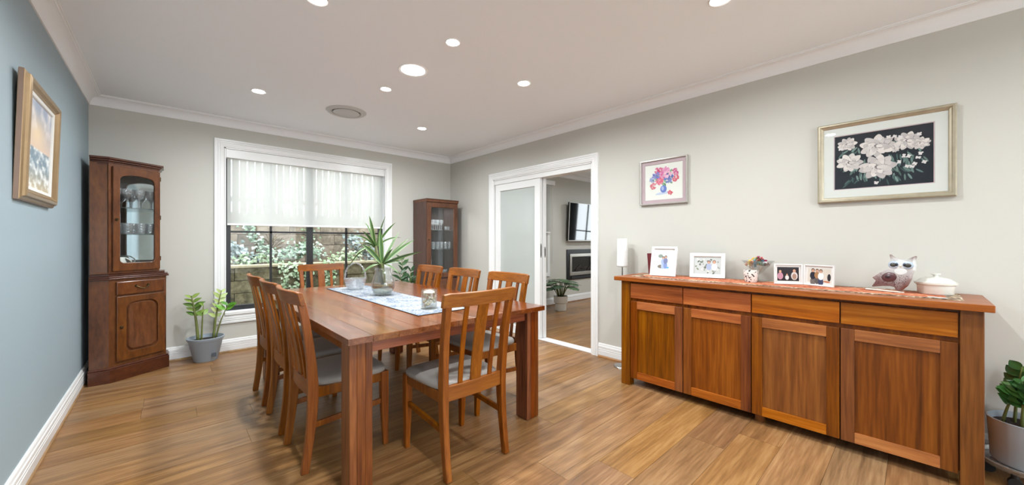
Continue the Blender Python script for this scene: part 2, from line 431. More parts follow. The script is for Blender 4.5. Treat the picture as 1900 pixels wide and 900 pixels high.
struct(build('wall_rear', MB().box(XL, RX0, YF - .12, YF, -.01, ZC).box(RX1, XR + WT, YF - .12, YF, -.01, ZC)
             .box(RX0, RX1, YF - .12, YF, RZ1, ZC), M['grey_wall']))
w4 = struct(thing('added_rear_window', loc=(1.4, YF, 0)))  # unseen glazing, added as a source of soft daylight
for a_, b_ in ((RX0, RX0 + .05), (.815, .885), (1.915, 1.985), (RX1 - .05, RX1)):
    build('window_frame', MB().box(a_, b_, YF - .08, YF - .03, 0, RZ1), M['black_metal'], w4, world=True)
build('window_frame', MB().box(RX0 + .05, RX1 - .05, YF - .08, YF - .03, RZ1 - .05, RZ1).box(RX0 + .05, RX1 - .05, YF - .08, YF - .03, 0.001, .05), M['black_metal'], w4, world=True)
for a_, b_ in ((RX0 + .05, .815), (.885, 1.915), (1.985, RX1 - .05)):
    build('pane', MB().box(a_, b_, YF - .058, YF - .054, .05, RZ1 - .05), M['pane'], w4, world=True)
struct(build('added_patio', MB().box(-6, 9, YF - 9, YF - .12, -.15, -.03), plain('added_pale_paving', srgb(206, 202, 194), .9, var=.08, vscale=3)))  # pale ground added outside the rear glazing to bounce daylight indoors
# living room beyond the door
LX, LY0, LY1 = 8.2, 0.8, 4.65
struct(build('wall_living_back', MB().box(XR + WT, LX + .12, LY1, LY1 + .12, -.01, ZC), M['grey_wall']))
struct(build('wall_living_front', MB().box(XR + WT, LX + .12, LY0 - .12, LY0, -.01, ZC), M['grey_wall']))
struct(build('wall_living_far', MB().box(LX, LX + .12, LY0, 2.70, -.01, ZC).box(LX, LX + .12, 3.50, LY1, -.01, ZC)
             .box(LX, LX + .12, 2.70, 3.50, -.01, .75).box(LX, LX + .12, 2.70, 3.50, 2.15, ZC), M['grey_wall']))

# cornice
cove = [(0, 0), (0, -.09), (.008, -.09), (.010, -.083)] + \
       [(.010 + .062 * (1 - math.cos(a)), -.083 + .070 * math.sin(a)) for a in [R(90) * k / 8 for k in range(1, 9)]] + [(.074, -.008), (.082, -.008), (.082, 0)]
def room_frame(name, x0, x1, y0, y1, prof, z, mat):
    m = Matrix.Translation(((x0 + x1) / 2, (y0 + y1) / 2, z))
    return struct(build(name, MB().frame(x1 - x0, y1 - y0, prof, m), mat, smooth=True))
room_frame('trim_1', XL, XR, YF, YB, cove, ZC, M['cornice'])
room_frame('trim_2', XR + WT, LX, LY0, LY1, cove, ZC, M['cornice'])
# skirting
skirt = [(0, .02), (0, .14), (.006, .14), (.010, .132), (.012, .118), (.016, .112), (.016, .092), (.012, .088), (.016, .084), (.016, .074), (.012, .070), (.016, .066), (.016, .02)]
bead = [(0, 0), (0, .020), (.014, .018), (.020, .010), (.020, 0)]
def straight(name, p0, p1, nrm, prof, mat, parent=None):
    p0 = Vector(p0); p1 = Vector(p1); nv = Vector(nrm)
    rings = [[p + nv * t + Vector((0, 0, z)) for t, z in prof] for p in (p0, p1)]
    return build(name, MB().loft(rings), mat, parent)
RUNS = [('left', (XL, YF, 0), (XL, YB, 0), (1, 0, 0)), ('back', (XL, YB, 0), (XR, YB, 0), (0, -1, 0)),
        ('right', (XR, YF, 0), (XR, 2.262, 0), (-1, 0, 0)), ('right_corner', (XR, 4.060, 0), (XR, YB, 0), (-1, 0, 0)),
        ('living', (XR + WT, LY1, 0), (LX, LY1, 0), (0, -1, 0))]
for i, (nm, a, b, nv) in enumerate(RUNS):
    struct(straight('baseboard_' + nm, a, b, nv, skirt, M['trim']))
    struct(straight('trim_%d' % (i + 3), a, b, nv, bead, M['quad']))

# ================================================================== window
fl = [(0, 0), (0, .020), (.018, .020), (.021, .014), (.028, .014), (.031, .019), (.038, .019), (.041, .014), (.048, .014), (.051, .018), (.078, .014), (.084, .010), (.084, 0)]
win = struct(thing('window_1', loc=(1.35, YB, 0)))
build('architrave', MB().frame(1.97, 1.98, fl, on_back(1.35, 1.305)), M['trim'], win, world=True)
build('reveal', MB().box(WX0, WX0 + .012, YB - .008, YB + .14, WZ0, WZ1).box(WX1 - .012, WX1, YB - .008, YB + .14, WZ0, WZ1)
      .box(WX0, WX1, YB - .008, YB + .14, WZ1 - .012, WZ1), M['trim'], win, world=True)
build('sill', MB().box(WX0, WX1, YB - .026, YB + .14, WZ0, WZ0 + .035), M['trim'], win, bevel=.004, world=True)
GY = YB + .085
wf = build('window_frame', MB().frame(WX1 - WX0 - .024, 1.764, [(0, 0), (0, .05), (.05, .05), (.05, 0)], on_back(1.351, 1.318, GY + .05)), M['black_metal'], win, bevel=.003, world=True)
build('mullion', MB().box(1.275, 1.345, GY, GY + .05, .48, 2.16), M['black_metal'], win, bevel=.003, world=True)
for x0, x1, xm in ((.51, 1.275, .895), (1.345, 2.19, 1.752)):
    build('glazing_bar', MB().box(xm - .011, xm + .011, GY + .012, GY + .036, .48, 2.16), M['black_metal'], win, world=True)
    for z in (1.305,):
        build('glazing_bar', MB().box(x0, x1, GY + .012, GY + .036, z - .011, z + .011), M['black_metal'], win, world=True)
    for a, b in ((x0, xm - .011), (xm + .011, x1)):
        for c, d in ((.48, 1.294), (1.316, 2.16)):
            build('pane', MB().box(a, b, GY + .022, GY + .026, c, d), M['pane'], win, world=True)
# roller blind
rb = thing('roller_blind', 'translucent white roller blind half lowered over the black-framed window', 'blind', (1.35, YB + .03, 1.38))
build('head_box', MB().box(WX0 + .014, WX1 - .014, YB + .0, YB + .075, 2.105, 2.198), M['trim'], rb, bevel=.003, world=True)
build('fabric', MB().box(.478, 2.222, YB + .040, YB + .0415, 1.392, 2.110), M['blind'], rb, world=True)
build('bottom_bar', MB().box(.478, 2.222, YB + .034, YB + .047, 1.374, 1.394), M['trim'], rb, bevel=.004, world=True)

# ================================================================== sliding doors
dr = struct(thing('door_1', loc=(XR, 3.16, 0)))
def arch3(y0, y1, ztop, prof, x):
    rings = []
    for y, z, sy, sz in ((y0, 0, 1, 0), (y0, ztop, 1, -1), (y1, ztop, -1, -1), (y1, 0, -1, 0)):
        rings.append([Vector((x - h, y + sy * t, z + sz * t)) for t, h in prof])
    return MB().loft(rings)
build('architrave', arch3(2.262, 4.060, 2.127, fl, XR), M['trim'], dr, world=True)
build('jamb', MB().box(XR - .006, XR + WT, DY0, DY0 + .022, 0, DZ).box(XR - .006, XR + WT, DY1 - .022, DY1, 0, DZ)
      .box(XR - .006, XR + WT, DY0, DY1, DZ - .020, DZ), M['trim'], dr, world=True)
build('head_track', MB().box(XR + .004, XR + .128, DY0 + .022, DY1 - .022, 1.972, DZ - .020), M['trim'], dr, bevel=.003, world=True)
build('floor_track', MB().box(XR + .006, XR + .126, DY0 + .022, DY1 - .022, 0.0005, .012), M['trim'], dr, bevel=.003, world=True)
for k, (x0, y0, y1) in enumerate(((XR + .016, 3.120, 3.955), (XR + .074, 3.105, 3.955))):
    w, h = y1 - y0, 1.972 - .014 - .004
    m_ = on_right((y0 + y1) / 2, .016 + h / 2, x0 + .042)
    leaf_ = build('door_leaf', MB().frame(w, h, [(0, 0), (0, .042), (.088, .042), (.092, .034), (.092, .008), (.088, 0)], m_), M['trim'], dr, world=True)
    build('glass', MB().box(x0 + .016, x0 + .024, y0 + .085, y1 - .085, .016 + .085, .016 + h - .085), M['frost'], leaf_, world=True)
    build('lock_plate', MB().box(x0 + .010, x0 + .030, y0 - .003, y0 + .004, 1.00, 1.17 if k == 0 else 1.13), M['steel'], leaf_, bevel=.002, world=True)
    build('flush_pull', MB().box(x0 + .014, x0 + .026, y0 - .004, y0 + .002, 1.02, 1.15 if k == 0 else 1.11), M['black'], leaf_, world=True)

# ================================================================== ceiling fittings
def lamp_area(name, x, y, z, size, watts, spread=R(165)):
    d = bpy.data.lights.new(name, 'AREA'); d.shape = 'DISK'; d.size = size; d.energy = watts; d.spread = spread
    d.color = (0.92, 0.975, 1.0)
    return d
def downlight(x, y, label, group, r=.045, w=DOWNLIGHT_W, name='downlight'):
    t = thing(name, label, 'downlight', (x, y, ZC), 0, group)
    build('trim_ring', MB().lathe([(r, -.002), (r * 1.22, -.006), (r * 1.30, 0), (r, 0)], 28, caps=False), M['trim'], t, smooth=True)
    build('lens', MB().lathe([(r * 1.0, 0), (r * 1.0, -.004), (r * .7, -.007), (.001, -.008)], 28, caps=False), M['lit'], t, smooth='all')
    d = lamp_area('downlight_beam', x, y, ZC, r * 2, w)
    o = bpy.data.objects.new('downlight_beam', d); col.objects.link(o); o.parent = t; o.location = (0, 0, -.012)
    return t
G1 = 'small ceiling downlights in rows'
for x, y, lb in ((.59, 3.93, 'small lit ceiling downlight in front of the corner display cabinet'), (2.19, 3.93, 'small lit ceiling downlight in front of the tall walnut cabinet'),
                 (.60, 2.22, 'small lit ceiling downlight above the chairs on the blue wall side'), (2.19, 2.23, 'small lit ceiling downlight between the dining table and the sliding doors'),
                 (2.22, .73, 'small lit ceiling downlight in front of the sideboard'), (.60, .73, 'small ceiling downlight behind the dining table towards the added rear glazing'),
                 (.60, -1.2, 'added fill downlight, out of view, next to the added glazing'), (2.2, -1.2, 'added fill downlight, out of view, next to the added glazing')):  # last two downlights are added out of view for fill light
    downlight(x, y, lb, G1)
for y, lb in ((2.09, 'small lit downlight beside the large round light, away from the vent'), (3.125, 'small lit downlight between the large round light and the vent')):
    downlight(1.392, y, lb, 'downlights flanking the large light', .038, DOWNLIGHT_W * .6)
downlight(1.395, 2.64, 'large round flush ceiling light, lit, between two small downlights', None, .088, BIGLIGHT_W, 'ceiling_light')
for x, y in ((4.9, 3.4), (6.8, 3.4), (4.9, 1.9), (6.8, 1.9)):  # unseen downlights put in to light the next room
    downlight(x, y, 'unseen downlight added to light the next room', 'added downlights of the next room', w=DOWNLIGHT_W * .8)
v = thing('ceiling_vent', 'round grey air vent with a flat disc on the ceiling near the window', 'vent', (1.342, 3.945, ZC))
build('outer_ring', MB().lathe([(.130, -.004), (.140, -.016), (.178, -.012), (.190, 0), (.130, 0)], 40, caps=False), M['vent'], v, smooth=True)
build('throat', MB().lathe([(.135, -.001), (.135, -.003), (.001, -.003)], 40, caps=False), M['vent_dark'], v)
build('disc', MB().lathe([(.001, -.004), (.118, -.006), (.126, -.016), (.118, -.022), (.001, -.024)], 40, caps=False), M['vent'], v, smooth=True)

# ================================================================== dining table
TX0, TX1, TY0, TY1, TZ = .593, 1.892, 1.722, 3.915, .760
tb = thing('dining_table', 'long red-brown polished timber dining table with thick square legs', 'table', ((TX0 + TX1) / 2, (TY0 + TY1) / 2, 0))
ws = [.115, .130, .105, .125, .118, .112, .128, .108, .122, .116, .120]
k = (TX1 - TX0) / sum(ws); x = TX0
for w in ws:
    build('tabletop_board', MB().box(x + .0003, x + w * k - .0003, TY0, TY1, TZ - .030, TZ), M['table'], tb, bevel=.0012, world=True, seg=1)
    x += w * k
LW = .108
lx = (TX0 + .020, TX1 - .020 - LW); ly = (TY0 + .042, TY1 - .042 - LW)
for a in lx:
    for b in ly:
        lg = build('leg', MB().box(a + .006, a + LW - .006, b + .006, b + LW - .006, .002, TZ - .032), M['table_z'], tb, world=True)
        st = (.035, .040, .033)
        xx = a
        for w in st:
            build('stave', MB().box(xx, xx + w - .0005, b, b + LW, .004, TZ - .0305), M['table_z'], lg, bevel=.0015, world=True, seg=1)
            xx += w
        build('glide', MB().box(a + .008, a + LW - .008, b + .008, b + LW - .008, 0, .004), M['black'], lg, world=True)
for y0 in (ly[0] + .022, ly[1] + LW - .047):
    build('apron', MB().box(lx[0] + LW, lx[1], y0, y0 + .025, TZ - .094, TZ - .0305), M['table_x'], tb, bevel=.002, world=True)
for x0 in (lx[0] + .022, lx[1] + LW - .047):
    build('apron', MB().box(x0, x0 + .025, ly[0] + LW, ly[1], TZ - .094, TZ - .0305), M['table'], tb, bevel=.002, world=True)

# ================================================================== dining chairs (front towards local +y)
def make_chair():
    t = thing('dining_chair', 'x', 'chair')
    HB = .945
    def post_y(z):      # rear post side curve
        if z <= .42: return -.215 + .040 * math.sin(R(90) * z / .42)
        u = (z - .42) / (HB - .42)
        return -.175 - .020 * u - .052 * u * u
    def post_x(z): return .192 + .016 * max(0, (z - .42) / .525)
    for s in (-1, 1):
        zs = [0, .08, .16, .24, .32, .40, .47, .56, .66, .76, .84, .885]
        build('back_leg', MB().bar([(s * post_x(z), post_y(z), z) for z in zs], [.032 + .004 * min(1, z / .4) for z in zs], [.036 + .014 * math.exp(-((z - .42) / .22) ** 2) for z in zs], (1, 0, 0)), M['chair'], t, bevel=.004, smooth=True)
        zs = [0, .1, .2, .3, .40, .435]
        build('front_leg', MB().bar([(s * .193, .208 + .010 * (z / .435 - 1) ** 2, z) for z in zs], [.026 + .014 * min(1, z / .30) for z in zs], [.030 + .014 * min(1, z / .30) for z in zs], (1, 0, 0)), M['chair'], t, bevel=.003, smooth=True)
        build('seat_rail', MB().box(s * .193 - .011, s * .193 + .011, -.155, .188, .378, .432), M['chair'], t, bevel=.003)
        build('side_stretcher', MB().bar([(s * .190, -.178, .235), (s * .190, .195, .262)], .018, .030, (1, 0, 0)), M['chair'], t, bevel=.003)
    build('front_rail', MB().box(-.174, .174, .198, .220, .378, .432), M['chair_x'], t, bevel=.003)
    # lower back rail and curved crest rail
    build('lower_back_rail', MB().bar([(x_, -.178 - .010 * (1 - (x_ / .19) ** 2), .424) for x_ in (-.178, -.09, 0, .09, .178)], .078, .022, (0, 0, 1)), M['chair_x'], t, bevel=.003, smooth=True)
    rings = []
    def crest_y(x_, z): return post_y(z) - .034 * (1 - (x_ / .235) ** 2)
    for i in range(17):
        x_ = -.236 + .472 * i / 16
        e = abs(x_) / .236
        zt = HB - (.006 if e > .98 else 0.0)
        zb = .872
        ring = []
        for z, off in ((zb, -.011), (zb, .012), ((zb + zt) / 2, .012), (zt - .004, .011), (zt, .005), (zt, -.006), (zt - .004, -.013), ((zb + zt) / 2, -.012)):
            ring.append(Vector((x_, crest_y(x_, z) + off, z)))
        rings.append(ring)
    build('crest_rail', MB().loft(rings), M['chair_x'], t, bevel=.002, smooth=True)
    for xc, w in ((-.098, .026), (0, .068), (.098, .026)):
        pts = []
        for i in range(8):
            z = .455 + .425 * i / 7
            u = (z - .455) / .425
            pts.append((xc * (1 + .06 * u), post_y(z) - .008 - .022 * u * (1 - (xc / .235) ** 2), z))
        build('back_slat', MB().bar(pts, [w] * 8, [.013] * 8, (1, 0, 0)), M['chair'], t, bevel=.0025, smooth=True)
    # padded seat
    rings = []
    def outline(s, z):
        pts = []
        for k_ in range(32):
            a = 2 * math.pi * k_ / 32
            ca, sa = math.cos(a), math.sin(a)
            ex = math.copysign(abs(ca) ** .35, ca); ey = math.copysign(abs(sa) ** .35, sa)
            wx = .214 + .012 * ey
            pts.append(Vector((ex * wx * s, .032 + ey * .200 * s, z)))
        return pts
    for s_, z in ((.96, .430), (1.0, .438), (1.0, .452), (.97, .464), (.88, .472), (.6, .477), (.2, .478)):
        rings.append(outline(s_, z))
    build('seat', MB().loft(rings), M['leather'], t, smooth='all')
    return t
ch = make_chair()
G = 'slat-back dining chairs around the table'
spots = [((1.218, 1.800), 0, 'dining chair with grey seat at the table end facing the window'),
         ((1.262, 4.260), 180, 'dining chair at the table end with its back to the window'),
         ((.735, 2.337), -90, 'dining chair on the blue wall side, farthest of its row from the window'),
         ((.735, 2.870), -90, 'middle dining chair of the row on the blue wall side'),
         ((.735, 3.420), -90, 'dining chair on the blue wall side, closest of its row to the window'),
         ((1.785, 2.250), 90, 'dining chair on the sliding door side, farthest of its row from the window'),
         ((1.785, 2.855), 90, 'middle dining chair of the row on the sliding door side'),
         ((1.785, 3.470), 90, 'dining chair on the sliding door side, in front of the tall glass cabinet')]
for i, ((x, y), a, lb) in enumerate(spots):
    m = place(x, y, 0, R(a))
    if i == 0:
        ch.matrix_world = m; WM[ch.name] = m; ch['label'] = lb; ch['group'] = G
    else:
        dup(ch, m, lb, G)

# ================================================================== sideboard
sb = thing('sideboard', 'long red-brown timber sideboard with four drawers and four panelled doors', 'sideboard', (3.05, .75, 0))
SX = 2.838
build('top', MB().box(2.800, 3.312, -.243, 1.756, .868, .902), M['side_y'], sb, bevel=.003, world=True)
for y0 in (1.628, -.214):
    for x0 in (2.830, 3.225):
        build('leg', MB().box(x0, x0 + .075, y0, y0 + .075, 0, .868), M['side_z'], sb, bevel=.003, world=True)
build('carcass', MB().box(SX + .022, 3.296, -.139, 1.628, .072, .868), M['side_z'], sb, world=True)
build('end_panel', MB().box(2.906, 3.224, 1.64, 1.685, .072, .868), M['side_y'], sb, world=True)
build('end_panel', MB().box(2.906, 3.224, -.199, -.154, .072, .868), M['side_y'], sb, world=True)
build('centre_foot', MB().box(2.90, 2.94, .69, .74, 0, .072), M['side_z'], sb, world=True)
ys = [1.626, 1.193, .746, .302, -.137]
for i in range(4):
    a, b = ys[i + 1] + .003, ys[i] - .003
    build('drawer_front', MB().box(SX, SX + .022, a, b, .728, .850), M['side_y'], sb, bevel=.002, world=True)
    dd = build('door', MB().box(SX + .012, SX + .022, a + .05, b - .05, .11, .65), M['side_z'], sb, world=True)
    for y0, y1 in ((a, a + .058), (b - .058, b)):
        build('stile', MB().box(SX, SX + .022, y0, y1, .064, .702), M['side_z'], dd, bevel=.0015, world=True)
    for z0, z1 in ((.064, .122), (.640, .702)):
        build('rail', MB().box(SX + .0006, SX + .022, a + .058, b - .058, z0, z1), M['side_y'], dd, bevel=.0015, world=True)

# ================================================================== corner cabinet
A, B, C = Vector((-.484, 4.622)), Vector((-.356, 4.612)), Vector((.013, 4.862))
ang = math.atan2(C.y - B.y, C.x - B.x)
cc = thing('corner_cabinet', 'mahogany corner display cabinet with arched glass door in the blue wall corner', 'cabinet', (-.25, 4.85, 0))
YW = YB - .022
def poly5(a, b, c, o):     # o: grow outwards
    n = Vector((math.sin(ang), -math.cos(ang)))
    u = Vector((math.cos(ang), math.sin(ang)))
    return [(a.x - 0, YW), (a.x - 0, a.y - o), (b.x + o * .28, b.y - o), (c.x + o, c.y - o * .28), (c.x + o, YW)]
build('plinth', MB().prism(poly5(A, B, C, .0), 0, .112), M['mahog_dark'], cc, bevel=.004, world=True)
build('plinth_moulding', MB().prism(poly5(A, B, C, -.006), .112, .128), M['mahog_dark'], cc, bevel=.005, world=True)
C2 = Vector((C.x - .022, C.y + .010)); A2 = Vector((A.x + .006, A.y + .016)); B2 = Vector((B.x - .008, B.y + .016))
build('base_body', MB().prism(poly5(A2, B2, C2, 0), .128, .872), M['mahog'], cc, world=True)
build('waist_moulding', MB().prism(poly5(A2, B2, C2, .020), .872, .884).prism(poly5(A2, B2, C2, .012), .884, .898).prism(poly5(A2, B2, C2, -.010), .898, .922), M['mahog_dark'], cc, bevel=.004, world=True)
# base door and drawer on the slanted face
fm = Matrix.Translation((B2.x, B2.y, 0)) @ Matrix.Rotation(math.atan2(C2.y - B2.y, C2.x - B2.x), 4, 'Z')
FW = (C2 - B2).length
def rrect(x0, x1, z0, z1, r, arch=0.0, n=8):
    p = []
    for cx, cz, a0 in ((x1 - r, z0 + r, -90), (x1 - r, z1 - r, 0), (x0 + r, z1 - r, 90), (x0 + r, z0 + r, 180)):
        for k_ in range(n + 1):
            a = R(a0 + 90 * k_ / n); p.append([cx + r * math.cos(a), cz + r * math.sin(a)])
        if a0 == 0 and arch:
            for k_ in range(1, 12):
                x_ = (x1 - r) + (x0 - x1 + 2 * r) * k_ / 12
                p.append([x_, z1])
    if arch:
        xc = (x0 + x1) / 2; hw = (x1 - x0) / 2
        for q in p:
            if q[1] > (z0 + z1) / 2: q[1] += arch * (1 - ((q[0] - xc) / hw) ** 2)
    return [tuple(q) for q in p]
def vplate(mb, poly, y0, y1, m):   # plate in the local xz plane
    rot = Matrix(((1, 0, 0, 0), (0, 0, 1, 0), (0, 1, 0, 0), (0, 0, 0, 1)))
    return mb.prism(poly, y0, y1, m @ rot)
def ring_plate(mb, outer, inner, y0, y1, m):
    """plate with a hole: outer rectangle (x0,x1,z0,z1), inner loop of points"""
    n = len(inner)
    cx = sum(p[0] for p in inner) / n; cz = sum(p[1] for p in inner) / n
    x0, x1, z0, z1 = outer
    out = []
    for px, pz in inner:
        dx, dz = px - cx, pz - cz
        tx = ((x1 - cx) / dx if dx > 0 else (x0 - cx) / dx) if abs(dx) > 1e-9 else 1e9
        tz = ((z1 - cz) / dz if dz > 0 else (z0 - cz) / dz) if abs(dz) > 1e-9 else 1e9
        t = min(tx, tz); out.append([cx + dx * t, cz + dz * t])
    for qx, qz in ((x0, z0), (x1, z0), (x1, z1), (x0, z1)):     # snap true corners
        k_ = min(range(n), key=lambda i_: (out[i_][0] - qx) ** 2 + (out[i_][1] - qz) ** 2)
        out[k_] = [qx, qz]
    V = []
    for loop, y in ((out, y0), (inner, y0), (inner, y1), (out, y1)):
        V += [m @ Vector((p[0], y, p[1])) for p in loop]
    F = []
    for r_ in range(4):
        for i_ in range(n):
            j_ = (i_ + 1) % n
            F.append((r_ * n + i_, r_ * n + j_, ((r_ + 1) % 4) * n + j_, ((r_ + 1) % 4) * n + i_))
    return mb.add(V, F)
d0, d1 = .045, FW - .022
dw = build('drawer', MB().box(d0, d1, -.018, -.0005, .735, .850, fm), M['mahog'], cc, bevel=.006, world=True)
mid = (d0 + d1) / 2
hb = MB().tube([fm @ Vector((mid - .045 + .09 * t, -.022 - .016 * math.sin(math.pi * t), .802 - .024 * math.sin(math.pi * t))) for t in [q / 8 for q in range(9)]], .005, 8)
for s in (-1, 1):
    hb.tube([fm @ Vector((mid + s * .045, -.017, .802)), fm @ Vector((mid + s * .045, -.026, .802))], [.013, .008], 12)
build('handle', hb, M['brass'], dw, world=True, smooth=True)
bd = build('base_door', ring_plate(MB(), (d0, d1, .165, .722), rrect(d0 + .065, d1 - .058, .235, .655, .05, .014), -.020, -.0005, fm), M['mahog'], cc, bevel=.004, world=True)
pan = MB()
rot = Matrix(((1, 0, 0, 0), (0, 0, 1, 0), (0, 1, 0, 0), (0, 0, 0, 1)))
i0 = rrect(d0 + .063, d1 - .056, .233, .657, .05, .014); 
def shrink(loop, s):
    n = len(loop); cx = sum(p[0] for p in loop) / n; cz = sum(p[1] for p in loop) / n
    hx = max(abs(p[0] - cx) for p in loop); hz = max(abs(p[1] - cz) for p in loop)
    return [(cx + (p[0] - cx) * (1 - s / hx), cz + (p[1] - cz) * (1 - s / hz)) for p in loop]
lv = [(0, -.004), (.012, -.006), (.020, -.018), (.026, -.019), (.034, -.016)]
pan.loft([[fm @ Vector((p[0], y, p[1])) for p in shrink(i0, s)] for s, y in lv])
build('raised_panel', pan, M['mahog'], bd, world=True, smooth=True)
def knob(parent, x_, z_, y_, r_=.013):
    build('lock_knob', MB().tube([fm @ Vector((x_, y_, z_)), fm @ Vector((x_, y_ - .006, z_)), fm @ Vector((x_, y_ - .012, z_))], [r_, r_ * .9, r_ * .4], 14), M['brass'], parent, world=True, smooth=True)
knob(bd, d0 + .030, .455, -.020)
for z in (.24, .64):
    build('hinge', MB().tube([fm @ Vector((d1 + .004, -.014, z)), fm @ Vector((d1 + .004, -.014, z + .05))], .004, 8), M['brass'], bd, world=True)
# upper case: open box with glass door
A3 = Vector((A.x + .010, A.y + .018)); B3 = Vector((B.x - .010, B.y + .018)); C3 = Vector((-.056, 4.842))
UZ0, UZ1 = .922, 1.862
ua = math.atan2(C3.y - B3.y, C3.x - B3.x); um = Matrix.Translation((B3.x, B3.y, 0)) @ Matrix.Rotation(ua, 4, 'Z'); UW = (C3 - B3).length
build('side_panel', MB().box(A3.x, B3.x + .006, A3.y, A3.y + .018, UZ0, UZ1), M['mahog'], cc, world=True)
build('side_panel', MB().box(A3.x, A3.x + .012, A3.y + .018, YW, UZ0, UZ1), M['mahog'], cc, world=True)
build('side_panel', MB().box(C3.x - .012, C3.x, C3.y + .004, YW, UZ0, UZ1), M['mahog'], cc, world=True)
build('mirror_back', MB().box(A3.x + .012, C3.x - .012, YW - .016, YW - .006, UZ0 + .004, UZ1 - .004), M['mirror'], cc, world=True)
build('upper_floor', MB().prism(poly5(A3, B3, C3, -.004), UZ0, UZ0 + .016), M['mahog'], cc, world=True)
build('upper_ceiling', MB().prism(poly5(A3, B3, C3, -.004), UZ1 - .018, UZ1), M['mahog_dark'], cc, world=True)
build('crown_moulding', MB().prism(poly5(A3, B3, C3, .004), UZ1, UZ1 + .014).prism(poly5(A3, B3, C3, .016), UZ1 + .014, UZ1 + .030).prism(poly5(A3, B3, C3, .030), UZ1 + .030, UZ1 + .048), M['mahog_dark'], cc, bevel=.004, world=True)
build('face_frame', MB().box(0, .022, 0, .020, UZ0, UZ1, um).box(UW - .012, UW, 0, .020, UZ0, UZ1, um).box(.022, UW - .012, 0, .02, UZ1 - .03, UZ1, um).box(.022, UW - .012, 0, .02, UZ0, UZ0 + .02, um), M['mahog'], cc, world=True)
hole = rrect(.070, UW - .048, UZ0 + .090, UZ1 - .105, .03, .022)
gd = build('glass_door', ring_plate(MB(), (.022, UW - .004, UZ0 + .020, UZ1 - .022), hole, -.018, -.001, um), M['mahog'], cc, bevel=.004, world=True)
vp = vplate(MB(), rrect(.064, UW - .042, UZ0 + .084, UZ1 - .075, .03), -.006, -.003, um)
build('glass_pane', vp, M['cabglass'], gd, world=True)
knob_m = fm; fm = um; knob(gd, .046, 1.385, -.018); fm = knob_m
for z in (1.02, 1.40, 1.76):
    build('hinge', MB().tube([um @ Vector((UW + .001, -.012, z)), um @ Vector((UW + .001, -.012, z + .04))], .004, 8), M['brass'], gd, world=True)
SHELF = (1.265, 1.495)
for z in SHELF:
    ins = [(A3.x + .014, YW - .018), (A3.x + .014, A3.y + .020), (B3.x - .004, B3.y + .024), (C3.x - .016, C3.y + .018), (C3.x - .016, YW - .018)]
    build('glass_shelf', MB().prism(ins, z - .006, z), M['shelfglass'], cc, world=True)
# ---------------- glassware
def goblet(h, r, stem, name='wine_glass', n=20):
    o = MB().lathe([(.001, 0), (r * .85, 0), (r * .80, .004), (.007, .010), (.006, h * stem * .55), (.009, h * stem), (r * .70, h * stem + .022), (r * .95, h * .72), (r, h), (r * .94, h), (r * .88, h * .73), (r * .6, h * stem + .026), (.001, h * stem + .014)], n, caps=False)
    return o
def tumbler(h, r, n=20):
    return MB().lathe([(.001, 0), (r * .78, 0), (r * .82, .008), (r, h), (r * .93, h), (r * .74, .014), (.001, .014)], n, caps=False)
def set_glass(proto, spots_, z, label, cat, group):
    first = None
    for i, (x, y) in enumerate(spots_):
        if i == 0:
            o = proto; tag(o, label, cat, group)
        else:
            o = proto.copy(); col.objects.link(o)
        o.location = (x, y, z); o.rotation_euler = (0, 0, i * .7)
gb = build('crystal_goblet', goblet(.17, .038, .48), M['crystal'], smooth=True)
set_glass(gb, [(-.335, 4.745), (-.265, 4.790), (-.190, 4.830), (-.250, 4.885), (-.115, 4.905)], SHELF[1] + .0005, 'cut crystal goblet on the top shelf of the corner cabinet', 'goblet', 'crystal goblets on the corner cabinet top shelf')
tu = build('crystal_tumbler', tumbler(.095, .038), M['crystal'], smooth=True)
set_glass(tu, [(-.345, 4.735), (-.262, 4.775), (-.180, 4.830), (-.118, 4.878), (-.320, 4.840), (-.230, 4.900), (-.130, 4.970)], SHELF[0] + .0005, 'cut crystal tumbler on the middle shelf of the corner cabinet', 'tumbler', 'crystal tumblers on the corner cabinet middle shelf')
jg = thing('porcelain_jug', 'small white porcelain jug with curled handle on the cabinet floor', 'jug', (-.305, 4.770, UZ0 + .0165))
build('jug_body', MB().lathe([(.001, 0), (.030, 0), (.042, .03), (.040, .07), (.028, .10), (.032, .12), (.028, .12), (.024, .10), (.036, .06), (.001, .012)], 20, caps=False), M['white_ceramic'], jg, smooth='all')
build('jug_handle', MB().tube([(.030 + .040 * math.sin(math.pi * t), 0, .03 + .085 * t) for t in [q / 10 for q in range(11)]], .006, 8), M['white_ceramic'], jg, smooth='all')
dsh = build('crystal_dish', MB().lathe([(.001, 0), (.05, 0), (.085, .022), (.080, .024), (.048, .006), (.001, .006)], 24, caps=False), M['crystal'], smooth=True)
dsh.location = (-.160, 4.90, UZ0 + .0165); tag(dsh, 'shallow cut crystal dish on the corner cabinet floor', 'dish')

# ================================================================== second glass cabinet
KX0, KX1, KY0, KY1, KZ = 2.662, 3.185, 4.660, 5.030, 1.800
kc = thing('display_cabinet', 'tall dark walnut display cabinet with lit glass shelves between window and door', 'cabinet', ((KX0 + KX1) / 2, (KY0 + KY1) / 2, 0))
build('side_panel', MB().box(KX0, KX0 + .018, KY0, KY1, .0, KZ - .045), M['walnut'], kc, world=True)
build('side_panel', MB().box(KX1 - .018, KX1, KY0, KY1, .0, KZ - .045), M['walnut'], kc, world=True)
build('mirror_back', MB().box(KX0 + .018, KX1 - .018, KY1 - .014, KY1 - .006, .66, KZ - .06), M['mirror'], kc, world=True)
build('cornice', MB().box(KX0 - .004, KX1 + .006, KY0 - .022, KY1, KZ - .045, KZ - .006).box(KX0 - .008, KX1 + .012, KY0 - .030, KY1, KZ - .006, KZ), M['walnut_red'], kc, bevel=.004, world=True)
